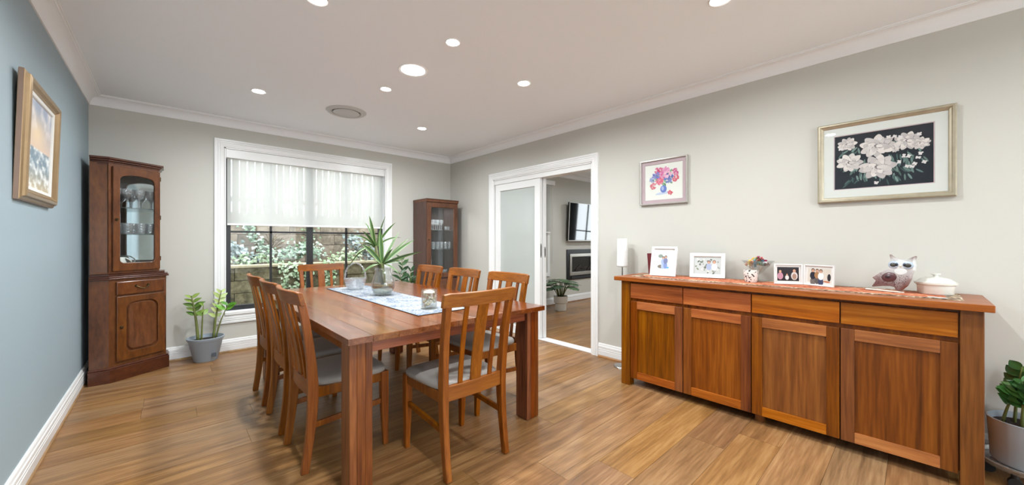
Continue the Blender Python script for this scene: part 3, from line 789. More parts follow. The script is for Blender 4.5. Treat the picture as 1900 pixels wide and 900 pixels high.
build('case_roof', MB().box(KX0 + .018, KX1 - .018, KY0 + .004, KY1, KZ - .062, KZ - .046), M['walnut'], kc, world=True)
build('base_body', MB().box(KX0 + .018, KX1 - .018, KY0 + .006, KY1, .05, .66), M['walnut'], kc, world=True)
bdr = build('base_door', MB().box(KX0 + .004, KX1 - .004, KY0 - .016, KY0 + .004, .08, .655), M['walnut_red'], kc, bevel=.004, world=True)
build('raised_panel', MB().box(KX0 + .075, KX1 - .075, KY0 - .022, KY0 - .015, .16, .58), M['walnut_red'], bdr, bevel=.005, world=True)
km = basis(((KX0 + KX1) / 2, KY0, 1.213), (1, 0, 0), (0, 0, 1), (0, -1, 0))
gd2 = build('glass_door', MB().frame(KX1 - KX0 - .010, 1.070, [(0, 0), (0, .018), (.062, .018), (.070, .010), (.070, 0)], km), M['walnut_red'], kc, bevel=.002, world=True)
build('glass_pane', MB().box(KX0 + .070, KX1 - .070, KY0 - .008, KY0 - .005, .745, 1.682), M['cabglass'], gd2, world=True)
build('lock_knob', MB().tube([(KX0 + .036, KY0 - .018, 1.22), (KX0 + .036, KY0 - .030, 1.22)], [.011, .007], 12), M['brass'], gd2, world=True, smooth=True)
for z in (1.362, 1.085):
    build('glass_shelf', MB().box(KX0 + .020, KX1 - .020, KY0 + .03, KY1 - .018, z - .006, z), M['shelfglass'], kc, world=True)
lp = build('spot_lamp', MB().lathe([(.001, -.010), (.030, -.008), (.034, 0), (.001, 0)], 20, (2.80, 4.74, KZ - .0625), caps=False), M['lit_small'], kc, world=True, smooth=True)
pd = bpy.data.lights.new('cabinet_beam', 'AREA'); pd.shape = 'DISK'; pd.size = .06; pd.energy = 2.4; pd.color = (1, .97, .92)
po = bpy.data.objects.new('cabinet_beam', pd); col.objects.link(po); po.parent = kc; po.matrix_parent_inverse = WM[kc.name].inverted(); po.location = (2.80, 4.74, KZ - .078)
wg = build('wine_glass', goblet(.15, .032, .45), M['crystal'], smooth=True)
set_glass(wg, [(2.765 + .068 * i + (.030 if j else 0), 4.76 + .10 * j) for j in range(2) for i in range(4)], 1.3625, 'stemmed wine glass on the upper shelf of the walnut cabinet', 'wine glass', 'wine glasses on the walnut cabinet upper shelf')
sg = build('shot_glass', tumbler(.055, .024), M['crystal'], smooth=True)
set_glass(sg, [(3.045, 4.76), (3.105, 4.78)], 1.3625, 'short glass beside the wine glasses on the upper shelf', 'glass', 'short glasses on the upper shelf')
wt = build('whisky_glass', tumbler(.105, .032), M['crystal'], smooth=True)
set_glass(wt, [(2.765 + .068 * i + (.03 if j else 0), 4.76 + .10 * j) for j in range(2) for i in range(5 if j else 6)], 1.0855, 'glass tumbler on the lower shelf of the walnut cabinet', 'tumbler', 'tumblers on the walnut cabinet lower shelf')
dc = thing('decanter', 'glass decanter with tall stopper on the walnut cabinet floor', 'decanter', (2.82, 4.80, .6605))
build('decanter_body', MB().lathe([(.001, 0), (.050, 0), (.056, .05), (.050, .11), (.018, .15), (.016, .20), (.022, .21), (.001, .21)], 24, caps=False), M['crystal'], dc, smooth=True)
build('stopper', MB().lathe([(.001, .21), (.012, .21), (.016, .24), (.010, .275), (.001, .285)], 12, caps=False), M['crystal'], dc, smooth=True)
for i, (x, y) in enumerate(((2.93, 4.80), (3.03, 4.78))):
    o = build('crystal_bowl', MB().lathe([(.001, 0), (.030, 0), (.046, .05), (.048, .12 - .03 * (1 - i)), (.043, .12 - .03 * (1 - i)), (.040, .05), (.001, .01)], 22, (0, 0, 0), caps=False), M['crystal'], smooth=True)
    o.location = (x, y, .6605); tag(o, ('low cut glass bowl beside the decanter', 'tall cut glass vase at the right of the cabinet floor')[i], ('bowl', 'vase')[i])

# ================================================================== pictures
def rgb(c): return srgb(*c)
def colour_grid(w, h, nx, ny, fn, m, z):
    mb = MB(); 
    P = []; F = []; Cc = []
    for j in range(ny + 1):
        for i in range(nx + 1):
            u, v_ = i / nx, j / ny
            P.append(m @ Vector(((u - .5) * w, (v_ - .5) * h, z))); Cc.append(srgb(*fn(u, v_)))
    for j in range(ny):
        for i in range(nx):
            a = j * (nx + 1) + i; F.append((a, a + 1, a + nx + 2, a + nx + 1))
    mb.v = P; mb.f = F; mb.c = Cc
    return mb
def blob(mb, m, cx, cy, rx, ry, rot_, z, c, n=12, pinch=0.0):
    pts = []
    for k_ in range(n):
        a = 2 * math.pi * k_ / n
        x_ = rx * math.cos(a); y_ = ry * math.sin(a) * (1 - pinch * math.cos(a))
        pts.append(m @ Vector((cx + x_ * math.cos(rot_) - y_ * math.sin(rot_), cy + x_ * math.sin(rot_) + y_ * math.cos(rot_), z)))
    mb.add(pts, [tuple(range(n))], srgb(*c))
def lerp(a, b, t): return tuple(a[i] + (b[i] - a[i]) * t for i in range(3))
from mathutils import noise as mnoise
# --- seascape on the blue wall
tilt = Matrix.Rotation(R(1.6), 4, 'X')
pm = on_left(3.155, 1.700, XL + .008) @ tilt
pw, ph = .700, .605
ps = thing('seascape_painting', 'gold-framed oil painting of breaking waves under a sunset sky', 'painting', mat=pm)
build('outer_frame', MB().frame(pw, ph, [(0, 0), (0, .020), (.012, .026), (.016, .036), (.030, .040), (.040, .036), (.050, .026), (.060, .020), (.060, 0)]), M['frame_gold'], ps, bevel=.002)
build('frame_side', MB().frame(pw + .004, ph + .004, [(0, .002), (0, .018), (.004, .018), (.004, .002)]), M['frame_taupe'], ps)
build('inner_slip', MB().frame(pw - .116, ph - .116, [(0, .002), (0, .020), (.016, .017), (.020, .012), (.020, .002)]), M['mat_white'], ps)
def sea(u, v_):
    nz = mnoise.fractal(Vector((u * 5, v_ * 5, 1.3)), 1.0, 2.0, 5)
    n2 = mnoise.fractal(Vector((u * 9 + v_ * 6, v_ * 16, 4.1)), 1.0, 2.0, 5)
    if v_ > .46:
        t = (v_ - .46) / .54
        base = lerp((214, 190, 172), (158, 168, 186), min(1, t * 1.2))
        warm = math.exp(-((u - .45) ** 2 / .10 + (t - .35) ** 2 / .10))
        c = lerp(base, (236, 208, 168), .75 * warm)
        return lerp(c, (236, 226, 220), max(0, min(1, nz * .9)))
    t = v_ / .46
    base = lerp((196, 178, 146), (128, 146, 158), min(1, t * 1.6))
    f_ = max(0, min(.9, .25 + n2 * 1.3 + .22 * math.sin(v_ * 24 + u * 5)))
    return lerp(base, (236, 238, 236), f_)
build('canvas', colour_grid(pw - .150, ph - .150, 46, 44, sea, Matrix.Identity(4), .010), M['canvas'], ps, vcol=True, smooth='all')
# --- peony print
pm = on_right(.158, 1.722, XR - .004)
pw, ph = .618, .528
pp = thing('peony_print', 'large champagne-framed print of white peonies on a dark ground', 'picture', mat=pm)
build('outer_frame', MB().frame(pw, ph, [(0, 0), (0, .024), (.006, .030), (.014, .030), (.020, .022), (.028, .018), (.032, .014), (.032, 0)]), M['frame_champagne'], pp, bevel=.0015)
build('mount', MB().frame(pw - .060, ph - .060, [(0, .002), (0, .012), (.052, .012), (.055, .009), (.055, .002)]), M['mat_white'], pp)
build('mount_edge', MB().frame(pw - .168, ph - .168, [(0, .003), (0, .0105), (.004, .0105), (.004, .003)]), M['mat_pink'], pp)
pic = MB(); I4 = Matrix.Identity(4)
qw, qh = (pw - .172) / 2, (ph - .172) / 2
pic.add([(-qw, -qh, .006), (qw, -qh, .006), (qw, qh, .006), (-qw, qh, .006)], [(0, 1, 2, 3)], srgb(34, 38, 46))
rz = random.Random(3); zz = [.0061]
def nz_(): zz[0] += .000006; return zz[0]
def inside(x_, y_, mx=.012): return abs(x_) < qw - mx and abs(y_) < qh - mx
for k_ in range(150):     # stems and leaves
    x_, y_ = rz.uniform(-qw + .03, qw - .03), rz.uniform(-qh + .02, qh * .6)
    if rz.random() < .6: x_ *= .75; y_ = -abs(y_) * .9
    a = rz.uniform(-.6, .6) + math.pi / 2 + x_ * 3
    g = rz.uniform(0, 1)
    blob(pic, I4, x_, y_, min(.020, qh - abs(y_) - .002), .0035 + .002 * g, a, nz_(), lerp((58, 78, 76), (128, 150, 144), g), 10)
def peony(cx, cy, r_):
    for ring_, (rr, n_, s_) in enumerate(((.72, 9, .52), (.52, 8, .44), (.30, 7, .34), (.10, 4, .26))):
        for k_ in range(n_):
            a = 2 * math.pi * k_ / n_ + ring_ * .4 + rz.uniform(-.2, .2)
            g = rz.uniform(0, 1)
            px_, py_ = cx + r_ * rr * math.cos(a), cy + r_ * rr * .8 * math.sin(a)
            blob(pic, I4, px_, py_, r_ * s_, r_ * s_ * .72, a, nz_(), lerp((92, 86, 90), (132, 122, 124), g), 14, .25)
            blob(pic, I4, px_ + .08 * r_ * math.cos(a), py_ + .08 * r_ * math.sin(a), r_ * s_ * .9, r_ * s_ * .62, a, nz_(), lerp((186, 176, 176), (226, 216, 212), g), 14, .25)
for cx, cy, r_ in ((.062, .050, .020), (-.158, .118, .040), (-.018, .082, .066), (.116, .089, .050), (.170, .064, .034), (-.147, -.004, .054), (-.015, -.052, .070)):
    peony(cx, cy, r_)
for cx, cy in ((.06, .125), (.085, .118), (.035, .128), (.12, -.005), (.16, -.02), (.10, .0), (.145, -.055), (.17, .005), (.185, -.05), (.115, -.065), (-.005, .125), (.08, -.035), (.135, -.07), (-.19, .02), (.165, .12), (-.02, -.150), (-.19, .09)):
    for k_ in range(4):
        a = k_ * 1.6 + rz.random(); blob(pic, I4, cx + .006 * math.cos(a), max(-qh + .008, min(qh - .008, cy + .006 * math.sin(a))), .0065, .005, a, nz_(), (222, 214, 214), 8)
build('print', pic, M['print'], pp, vcol=True)
build('picture_glass', MB().box(-pw / 2 + .03, pw / 2 - .03, -ph / 2 + .03, ph / 2 - .03, .0130, .0140), M['pane'], pp)
# --- bouquet print
pm = on_right(1.566, 1.742, XR - .004)
pw, ph = .440, .416
pb = thing('bouquet_print', 'small silver-framed watercolour of a flower bouquet with a dusty pink mount', 'picture', mat=pm)
build('outer_frame', MB().frame(pw, ph, [(0, 0), (0, .022), (.010, .024), (.014, .020), (.014, 0)]), M['frame_silver'], pb, bevel=.0015)
build('mount', MB().frame(pw - .026, ph - .026, [(0, .002), (0, .010), (.030, .010), (.032, .008), (.032, .002)]), M['mat_pink'], pb)
pic = MB(); qw, qh = (pw - .092) / 2, (ph - .092) / 2
pic.add([(-qw, -qh, .005), (qw, -qh, .005), (qw, qh, .005), (-qw, qh, .005)], [(0, 1, 2, 3)], srgb(234, 232, 226))
zz[0] = .0051
for k_ in range(26):
    a = rz.uniform(0, 6.28); r_ = rz.uniform(.03, .105)
    blob(pic, I4, -.005 + r_ * math.cos(a), .035 + r_ * .8 * math.sin(a), .018, .009, a, nz_(), lerp((150, 186, 150), (96, 140, 104), rz.random()), 10)
blob(pic, I4, .0, -.105, .075, .012, .1, nz_(), (196, 204, 226), 16)
blob(pic, I4, .002, -.068, .030, .034, 0, nz_(), (110, 128, 196), 18); blob(pic, I4, -.006, -.062, .012, .020, 0, nz_(), (170, 182, 224), 14)
for cx, cy, r_, c in ((-.035, .085, .034, (206, 88, 128)), (.020, .082, .032, (222, 140, 180)), (-.012, .040, .036, (214, 110, 160)), (.042, .020, .036, (86, 104, 172)), (-.055, .050, .030, (112, 116, 190)),
                      (-.030, .005, .030, (222, 96, 122)), (.035, .050, .028, (232, 170, 196)), (.095, .065, .026, (204, 92, 140)), (.098, .015, .026, (210, 96, 112)), (-.080, -.030, .024, (214, 120, 130)), (.055, -.092, .018, (214, 84, 98)), (-.090, .02, .022, (150, 160, 206))):
    cx *= 1.18; cy = cy * 1.15; r_ *= 1.15
    for k_ in range(30):
        a = rz.uniform(0, 6.28); q = r_ * math.sqrt(rz.random())
        blob(pic, I4, cx + q * math.cos(a), cy + q * math.sin(a) * .9, r_ * .28, r_ * .22, a, nz_(), lerp(c, (244, 226, 234), rz.uniform(-.15, .45)), 8)
build('print', pic, M['print'], pb, vcol=True)
build('picture_glass', MB().box(-pw / 2 + .014, pw / 2 - .014, -ph / 2 + .014, ph / 2 - .014, .0120, .0130), M['pane'], pb)

# ================================================================== things on the sideboard
TB = .902
ru = thing('batik_runner', 'orange batik cloth runner with patterned border lying on the sideboard', 'table runner', (3.09, .75, TB))
build('cloth', MB().box(2.955, 3.225, -.100, 1.60, TB + .0003, TB + .0022), M['batik'], ru, world=True)
build('border', MB().box(2.908, 2.955, -.156, 1.66, TB + .0003, TB + .0024).box(3.225, 3.272, -.156, 1.66, TB + .0003, TB + .0024)
      .box(2.955, 3.225, -.156, -.100, TB + .0003, TB + .0024).box(2.955, 3.225, 1.60, 1.66, TB + .0003, TB + .0024), M['batik_edge'], ru, world=True)
TR = TB + .0026
def lean_matrix(pl, pr_, z, lean):
    """bottom edge from pl to pr_ (as seen), leaning back by lean radians"""
    a = Vector((pl[0], pl[1], 0)); b = Vector((pr_[0], pr_[1], 0)); x = (b - a).normalized()
    up = Vector((0, 0, 1)); zv = x.cross(up)
    up2 = (up * math.cos(lean) - zv * math.sin(lean)).normalized(); zv = x.cross(up2)
    c = (a + b) / 2
    return basis((c.x, c.y, z), x, up2, zv), (b - a).length
def photo_frame(label, pl, pr_, h, lean, bw, fmat, mount, photo_fn, depth=.016, group=None, name='photo_frame', strut=True):
    m, w = lean_matrix(pl, pr_, TR + .001, lean)
    t = thing(name, label, 'photo frame', mat=m)
    up = Matrix.Translation((0, h / 2, 0))
    build('frame', MB().frame(w, h, [(0, 0), (0, depth), (bw * .8, depth), (bw, depth * .55), (bw, 0)], up), fmat, t, bevel=.0012)
    build('backing', MB().box(-w / 2 + .003, w / 2 - .003, .003, h - .003, -.003, .001), M['black'], t)
    if mount:
        build('mount', MB().box(-w / 2 + bw * .9, w / 2 - bw * .9, bw * .9, h - bw * .9, .001, .003), M['mat_white'], t)
    mb = MB(); photo_fn(mb, w, h, up)
    build('photo', mb, M['print'], t, vcol=True)
    if strut:
        build('strut', MB().bar([(0, h * .6, -.004), (0, .060 * math.tan(lean) + .003, -.060)], .03, .004, (1, 0, 0)), M['black'], t)
    return t
def person(mb, m, x, y, s, top, z, hair=(40, 32, 28), legs=None):
    if legs: blob(mb, m, x, y - s * .75, s * .30, s * .55, 0, z, legs, 12)
    blob(mb, m, x, y, s * .34, s * .50, 0, z + .00002, top, 14)
    blob(mb, m, x, y + s * .66, s * .20, s * .25, 0, z + .00004, hair, 12)
    blob(mb, m, x, y + s * .61, s * .155, s * .20, 0, z + .00006, (196, 152, 128), 12)
def ph1(mb, w, h, m):
    a, b = w * .24, h * .27
    o = Matrix.Translation((0, h * .50, 0)) 
    mb.add([(-a, h * .5 - b, .0034), (a, h * .5 - b, .0034), (a, h * .5 + b, .0034), (-a, h * .5 + b, .0034)], [(0, 1, 2, 3)], srgb(198, 206, 204))
    blob(mb, o, -.02, -.045, .030, .016, 0, .0036, (120, 110, 98)); blob(mb, o, .028, -.052, .018, .008, 0, .0036, (96, 160, 206)); blob(mb, o, -.03, .045, .02, .015, 0, .0036, (130, 140, 130))
    person(mb, o, -.006, -.002, .050, (150, 164, 200), .0037, legs=(160, 176, 208)); person(mb, o, .014, .004, .052, (112, 120, 154), .0040, legs=(120, 140, 186))
def ph2(mb, w, h, m):
    a, b = w * .5 - .030, h * .5 - .030
    o = Matrix.Translation((0, h * .5, 0))
    mb.add([(-a, h * .5 - b, .0034), (a, h * .5 - b, .0034), (a, h * .5 + b, .0034), (-a, h * .5 + b, .0034)], [(0, 1, 2, 3)], srgb(186, 190, 188))
    for k_ in range(40):
        blob(mb, o, rz.uniform(-a + .012, a - .012), rz.uniform(-b + .01, b - .01), rz.uniform(.005, .012), .006, rz.uniform(0, 3), .0035 + k_ * 1e-6, rz.choice([(120, 130, 112), (210, 208, 200), (150, 150, 146), (96, 104, 92)]), 8)
    person(mb, o, .012, -.008, .056, (158, 170, 196), .0037); person(mb, o, .050, -.010, .062, (210, 208, 212), .0040, (120, 100, 80))
def ph3(mb, w, h, m):
    a, b = w * .5 - .020, h * .5 - .022
    o = Matrix.Translation((0, h * .5, 0))
    mb.add([(-a, h * .5 - b, .0034), (a, h * .5 - b, .0034), (a, h * .5 + b, .0034), (-a, h * .5 + b, .0034)], [(0, 1, 2, 3)], srgb(44, 40, 44))
    person(mb, o, -.045, -.014, .050, (186, 136, 152), .0037); person(mb, o, .036, -.012, .056, (206, 200, 198), .0039); person(mb, o, -.006, -.024, .032, (222, 214, 210), .0042)
    blob(mb, o, .036, -.016, .012, .020, 0, .00405, (160, 130, 112))
def ph4(mb, w, h, m):
    a, b = w * .5 - .022, h * .5 - .024
    o = Matrix.Translation((0, h * .5, 0))
    mb.add([(-a, h * .5 - b, .0034), (a, h * .5 - b, .0034), (a, h * .5 + b, .0034), (-a, h * .5 + b, .0034)], [(0, 1, 2, 3)], srgb(206, 200, 188))
    blob(mb, o, .058, -.010, .010, .024, 0, .0035, (44, 44, 48)); blob(mb, o, .045, -.038, .020, .005, -.1, .0035, (186, 112, 78))
    person(mb, o, -.034, -.002, .052, (40, 42, 54), .0037, legs=(110, 104, 100)); person(mb, o, -.010, .002, .046, (160, 120, 84), .0039, legs=(90, 86, 84)); person(mb, o, .012, -.004, .050, (226, 226, 226), .0041, legs=(62, 70, 96))
photo_frame('upright white photo frame with a wide mount, leaning on the sideboard', (3.055, 1.560), (3.078, 1.350), .252, R(14), .022, M['frame_white'], True, ph1)
photo_frame('white landscape photo frame beside the spotted cup', (3.135, 1.262), (3.205, 1.020), .200, R(14), .030, M['frame_white'], False, ph2)
photo_frame('white folding photo frame of a family of three, joined to its twin', (3.092, .676), (3.168, .530), .138, R(3), .010, M['frame_white'], True, ph3, .012, strut=False)
photo_frame('white folding photo frame of three standing people, nearer the owl', (3.172, .522), (3.112, .358), .138, R(3), .010, M['frame_white'], True, ph4, .012, strut=False)
# maroon vase
mv = MB()
q = [(-.036, -.036), (.036, -.036), (.036, .036), (-.036, .036)]
mv.loft([[Vector((3.235 + a * s, 1.628 + b * s, TR + z)) for a, b in q] for s, z in ((.74, 0), (1.0, .185), (.92, .185), (.68, .01))])
tag(build('square_vase', mv, M['maroon'], bevel=.002), 'maroon tapered square vase behind the upright white photo frame', 'vase')
# spotted cup
def speck_mat():
    m, n, l, p = nt('white_glaze_black_flecks')
    tc = n.new('ShaderNodeTexCoord'); no = n.new('ShaderNodeTexNoise'); no.inputs['Scale'].default_value = 75; no.inputs['Detail'].default_value = 1
    rp = n.new('ShaderNodeValToRGB'); rp.color_ramp.interpolation = 'CONSTANT'; e = rp.color_ramp.elements
    e[0].color = srgb(232, 230, 226); e[1].color = srgb(24, 22, 24); e[1].position = .585
    l.new(tc.outputs['Object'], no.inputs['Vector']); l.new(no.outputs['Fac'], rp.inputs[0]); l.new(rp.outputs[0], p.inputs['Base Color'])
    p.inputs['Roughness'].default_value = .3
    return m
cup = build('spotted_cup', MB().lathe([(.001, 0), (.034, 0), (.042, .012), (.047, .085), (.043, .085), (.038, .014), (.001, .012)], 28, caps=False), speck_mat(), smooth=True)
cup.location = (3.105, .818, TR); tag(cup, 'white cup with black flecks in front of the candy bowl', 'cup')
bw_ = thing('candy_bowl', 'clear glass stemmed cone bowl holding wrapped candies', 'bowl', (3.205, .800, TR))
build('foot', MB().lathe([(.001, 0), (.055, 0), (.045, .006), (.008, .016), (.006, .05)], 24, caps=False), M['clear'], bw_, smooth='all')
build('cone', MB().lathe([(.001, .048), (.010, .050), (.105, .150), (.102, .152), (.008, .056), (.001, .055)], 28, caps=False), M['clear'], bw_, smooth='all')
cn_ = ['dark pink', 'orange', 'green', 'crimson', 'yellow', 'brown', 'white', 'slate blue', 'dark red', 'amber']
cc_ = [(150, 40, 80), (232, 160, 40), (70, 120, 90), (190, 30, 60), (226, 190, 60), (120, 60, 40), (235, 235, 230), (60, 90, 110), (160, 30, 40), (214, 120, 40)]
for k_ in range(26):
    a = k_ * 2.4; rr = .064 * math.sqrt((k_ % 20 + .5) / 20); zc_ = .138 + .026 * (1 - rr / .07) + (.0 if k_ < 20 else .012)
    c_ = srgb(*cc_[k_ % len(cc_)])
    wrap = MB(); s_ = .016
    mloc = Matrix.Translation((3.205 + rr * math.cos(a), .800 + rr * math.sin(a), TR + zc_ - .01)) @ Matrix.Rotation(a * 1.7, 4, 'Z') @ Matrix.Rotation(R(25 + 20 * (k_ % 3)), 4, 'Y')
    wrap.loft([[Vector((x_, s_ * f_ * math.cos(t), s_ * f_ * math.sin(t))) for t in [math.pi / 3 * q_ for q_ in range(6)]] for x_, f_ in ((-.022, .7), (-.014, .22), (-.009, .85), (.009, .85), (.014, .22), (.022, .7))], color=c_)
    o = build('wrapped_candy', wrap, M['glaze'], vcol=True); o.matrix_world = mloc
    tag(o, 'small %s twisted candy in the clear cone bowl' % cn_[k_ % len(cn_)], 'candy', 'wrapped candies in the cone bowl')
# owl
def owl():
    oc = Vector((3.100, .118, 0))
    m, w = lean_matrix((3.141, .202), (3.067, .047), TR, R(6))
    t = thing('owl_figurine', 'flat glazed ceramic owl with big dark eyes and brown speckled wing', 'figurine', mat=m)
    k_ = .000379
    cx0, cy0 = 390, 668
    P = [(415, 105), (500, 165), (600, 185), (690, 165), (790, 120), (776, 200), (796, 262), (784, 330), (752, 395), (740, 465), (690, 570), (592, 665), (545, 652), (520, 606), (430, 595), (320, 605), (160, 630), (225, 530), (160, 485), (280, 400), (370, 340), (432, 312), (408, 250), (436, 190)]
    kx = k_ * .80
    L = [((x - cx0) * kx, (cy0 - y) * k_ + .006) for x, y in P]
    L = L[::-1]
    mb = MB()
    n = len(L); cx = sum(p[0] for p in L) / n; cy = sum(p[1] for p in L) / n
    def lay(s, z):
        return [Vector((cx + (p[0] - cx) * s, cy + (p[1] - cy) * s, z)) for p in L]
    mb.loft([lay(.97, -.014), lay(1, -.008), lay(1, .006), lay(.955, .013)])
    for i, v_ in enumerate(mb.v):
        t_ = max(0, min(1, (v_.y - .055) / .075)); nzv = mnoise.noise(v_ * 60)
        mb.c[i] = srgb(*lerp(lerp((112, 78, 74), (206, 206, 205), t_), (120, 88, 78), max(0, min(1, (v_.y - .192) / .016))))
    # finer colour on the front
    build('body', mb, M['glaze'], t, vcol=True, bevel=.002)
    fr = MB(); rr = random.Random(5); z = .0134
    for i in range(420):
        x_ = rr.uniform(190, 730); y_ = rr.uniform(400, 640)
        # inside test
        px_, py_ = (x_ - cx0) * kx, (cy0 - y_) * k_ + .006
        ins_ = False; j = n - 1
        for i2 in range(n):
            if (L[i2][1] > py_) != (L[j][1] > py_) and px_ < (L[j][0] - L[i2][0]) * (py_ - L[i2][1]) / (L[j][1] - L[i2][1]) + L[i2][0]: ins_ = not ins_
            j = i2
        dx_, dy_ = px_ - cx, py_ - cy
        if not ins_ or rr.random() > (y_ - 380) / 200: continue
        blob(fr, Matrix.Identity(4), cx + dx_ * .9, cy + dy_ * .9, .0022, .0018, 0, z + i * 4e-7, rr.choice([(96, 58, 58), (118, 82, 78), (84, 44, 48)]), 6)
    build('speckles', fr, M['glaze'], t, vcol=True)['kind'] = 'stuff'
    def disc(x_, y_, rx, ry, h, c, nm, rot_=0.0):
        mb2 = MB()
        X, Y = (x_ - cx0) * kx, (cy0 - y_) * k_ + .006; rx *= .8
        rings = []
        for s_, z_ in ((1, .011), (1, .013 + h * .5), (.8, .013 + h), (.3, .013 + h * 1.1)):
            rings.append([Vector((X + s_ * (rx * math.cos(a) * math.cos(rot_) - ry * math.sin(a) * math.sin(rot_)), Y + s_ * (rx * math.cos(a) * math.sin(rot_) + ry * math.sin(a) * math.cos(rot_)), z_)) for a in [2 * math.pi * q_ / 20 for q_ in range(20)]])
        mb2.loft(rings, color=srgb(*c))
        return build(nm, mb2, M['glaze'], t, vcol=True, smooth='all')
    disc(606, 262, 150 * k_, 66 * k_, .0012, (222, 224, 224), 'face')
    disc(600, 365, 96 * k_, 52 * k_, .0010, (220, 221, 220), 'chest')
    disc(440, 460, 116 * k_, 72 * k_, .004, (84, 46, 48), 'wing', R(14))
    disc(425, 455, 50 * k_, 34 * k_, .0052, (52, 30, 36), 'wing_spot', R(14))
    for ex in (492, 705):
        disc(ex, 265, 82 * k_, 56 * k_, .003, (176, 190, 206), 'eye_ring')
        disc(ex, 268, 56 * k_, 34 * k_, .0050, (64, 60, 54), 'eye')
        disc(ex + (46 if ex < 600 else -46), 262, 26 * k_, 24 * k_, .0062, (34, 38, 48), 'pupil')
    disc(598, 285, 16 * k_, 12 * k_, .006, (214, 196, 166), 'beak')
    build('base', MB().box(-.092, .070, -.0005, .008, -.024, .024), M['white_ceramic'], t, bevel=.003)
owl()
cs = thing('casserole_dish', 'round white ceramic casserole dish with knobbed lid on the sideboard', 'dish', (3.168, -.068, TR))
DS = .80
build('dish_body', MB().lathe([(.001, 0), (.082, 0), (.088, .006), (.092, .046), (.094, .050), (.104, .056), (.106, .066), (.100, .068), (.088, .058), (.001, .056)], 40, caps=False, sx=DS, sy=DS), M['white_ceramic'], cs, smooth=True)
build('lid', MB().lathe([(.098, .066), (.092, .072), (.070, .086), (.030, .094), (.014, .096), (.012, .104), (.026, .110), (.026, .114), (.001, .116)], 40, caps=False, sx=DS, sy=DS), M['white_ceramic'], cs, smooth=True)
sp = thing('white_piece', 'small flat white piece at the end of the batik runner', 'paper', (2.965, -.070, TR), R(80))
build('flat_piece', MB().box(-.035, .035, -.012, .012, 0.0005, .002), M['mat_white'], sp, bevel=.0005)  # plain flat white piece lying on the runner

# ================================================================== floor lamp behind the sideboard end
fl_ = thing('floor_lamp', 'slim floor lamp with white textured paper shade beside the sideboard', 'lamp', (3.200, 1.915, 0))
build('base', MB().lathe([(.001, 0), (.078, 0), (.080, .006), (.076, .012), (.010, .016), (.001, .016)], 28, caps=False), M['steel'], fl_, smooth=True)
build('pole', MB().tube([(0, 0, .014), (0, 0, .96)], .006, 10), M['steel'], fl_, smooth=True)
build('shade', MB().lathe([(.040, .955), (.050, .957), (.051, .97), (.049, 1.10), (.047, 1.222), (.040, 1.224), (.044, 1.10), (.040, .96)], 32, caps=False), M['shade'], fl_, smooth='all')
build('cable', MB().tube([(-.06, .02, .006), (-.10, -.03, .004), (-.08, -.10, .004), (-.01, -.14, .004), (.05, -.13, .004)], .003, 6), M['cable'], fl_, smooth='all')

# ================================================================== table decor
TT = TZ + .0004
tr_ = thing('table_runner', 'blue and white woven table runner with dark hem along the dining table', 'table runner', (1.262, 2.85, TT))
build('cloth', MB().box(1.083, 1.441, 1.985, 3.692, TT, TT + .003), M['runner'], tr_, world=True)
build('hem', MB().box(1.079, 1.083, 1.981, 3.696, TT, TT + .0035).box(1.441, 1.445, 1.981, 3.696, TT, TT + .0035).box(1.083, 1.441, 1.981, 1.985, TT, TT + .0035).box(1.083, 1.441, 3.692, 3.696, TT, TT + .0035), M['black_edge'], tr_, world=True)
TQ = TT + .0036
# crystal basket
bk = thing('crystal_basket', 'cut crystal basket with tall round handle on the table runner', 'basket', (1.252, 3.455, TQ), R(-40))
build('basket_bowl', MB().lathe([(.001, 0), (.052, 0), (.066, .012), (.088, .060), (.096, .100), (.091, .100), (.080, .060), (.050, .016), (.001, .014)], 30, caps=False), M['crystal'], bk, smooth=True)
pts = [(.092 * math.cos(a), 0, .10 + .138 * math.sin(a)) for a in [math.pi * q_ / 24 for q_ in range(25)]]
rope = MB().tube(pts, [.008 + .002 * math.sin(q_ * 2.6) for q_ in range(25)], 8)
build('handle', rope, M['crystal'], bk, smooth='all')
# candle jar
jr = thing('candle_jar', 'clear glass jar of shells and a white candle on the table runner', 'candle', (1.250, 2.150, TQ))
build('jar', MB().lathe([(.001, 0), (.052, 0), (.054, .004), (.050, .012), (.050, .122), (.047, .122), (.047, .014), (.001, .012)], 28, caps=False), M['clear'], jr, smooth=True)
build('candle', MB().lathe([(.001, .100), (.036, .100), (.037, .104), (.030, .112), (.012, .118), (.001, .119)], 22, caps=False), M['candle'], jr, smooth=True)
rs = random.Random(11)
for k_ in range(34):
    a = rs.uniform(0, 6.28); rr = .036 * math.sqrt(rs.random()); z = .020 + .075 * (k_ / 34)
    mb = MB().lathe([(.001, -.008), (.008, -.004), (.010, .002), (.005, .008), (.001, .010)], 8, caps=False)
    mb.xf(Matrix.Translation((rr * math.cos(a), rr * math.sin(a), z)) @ Matrix.Rotation(rs.uniform(0, 3), 4, 'X') @ Matrix.Rotation(rs.uniform(0, 3), 4, 'Y'))
    mb.c = [srgb(*rs.choice([(232, 224, 206), (206, 192, 160), (170, 146, 108), (240, 236, 226)]))] * len(mb.v)
    build('shell', mb, M['glaze'], jr, vcol=True, smooth='all')

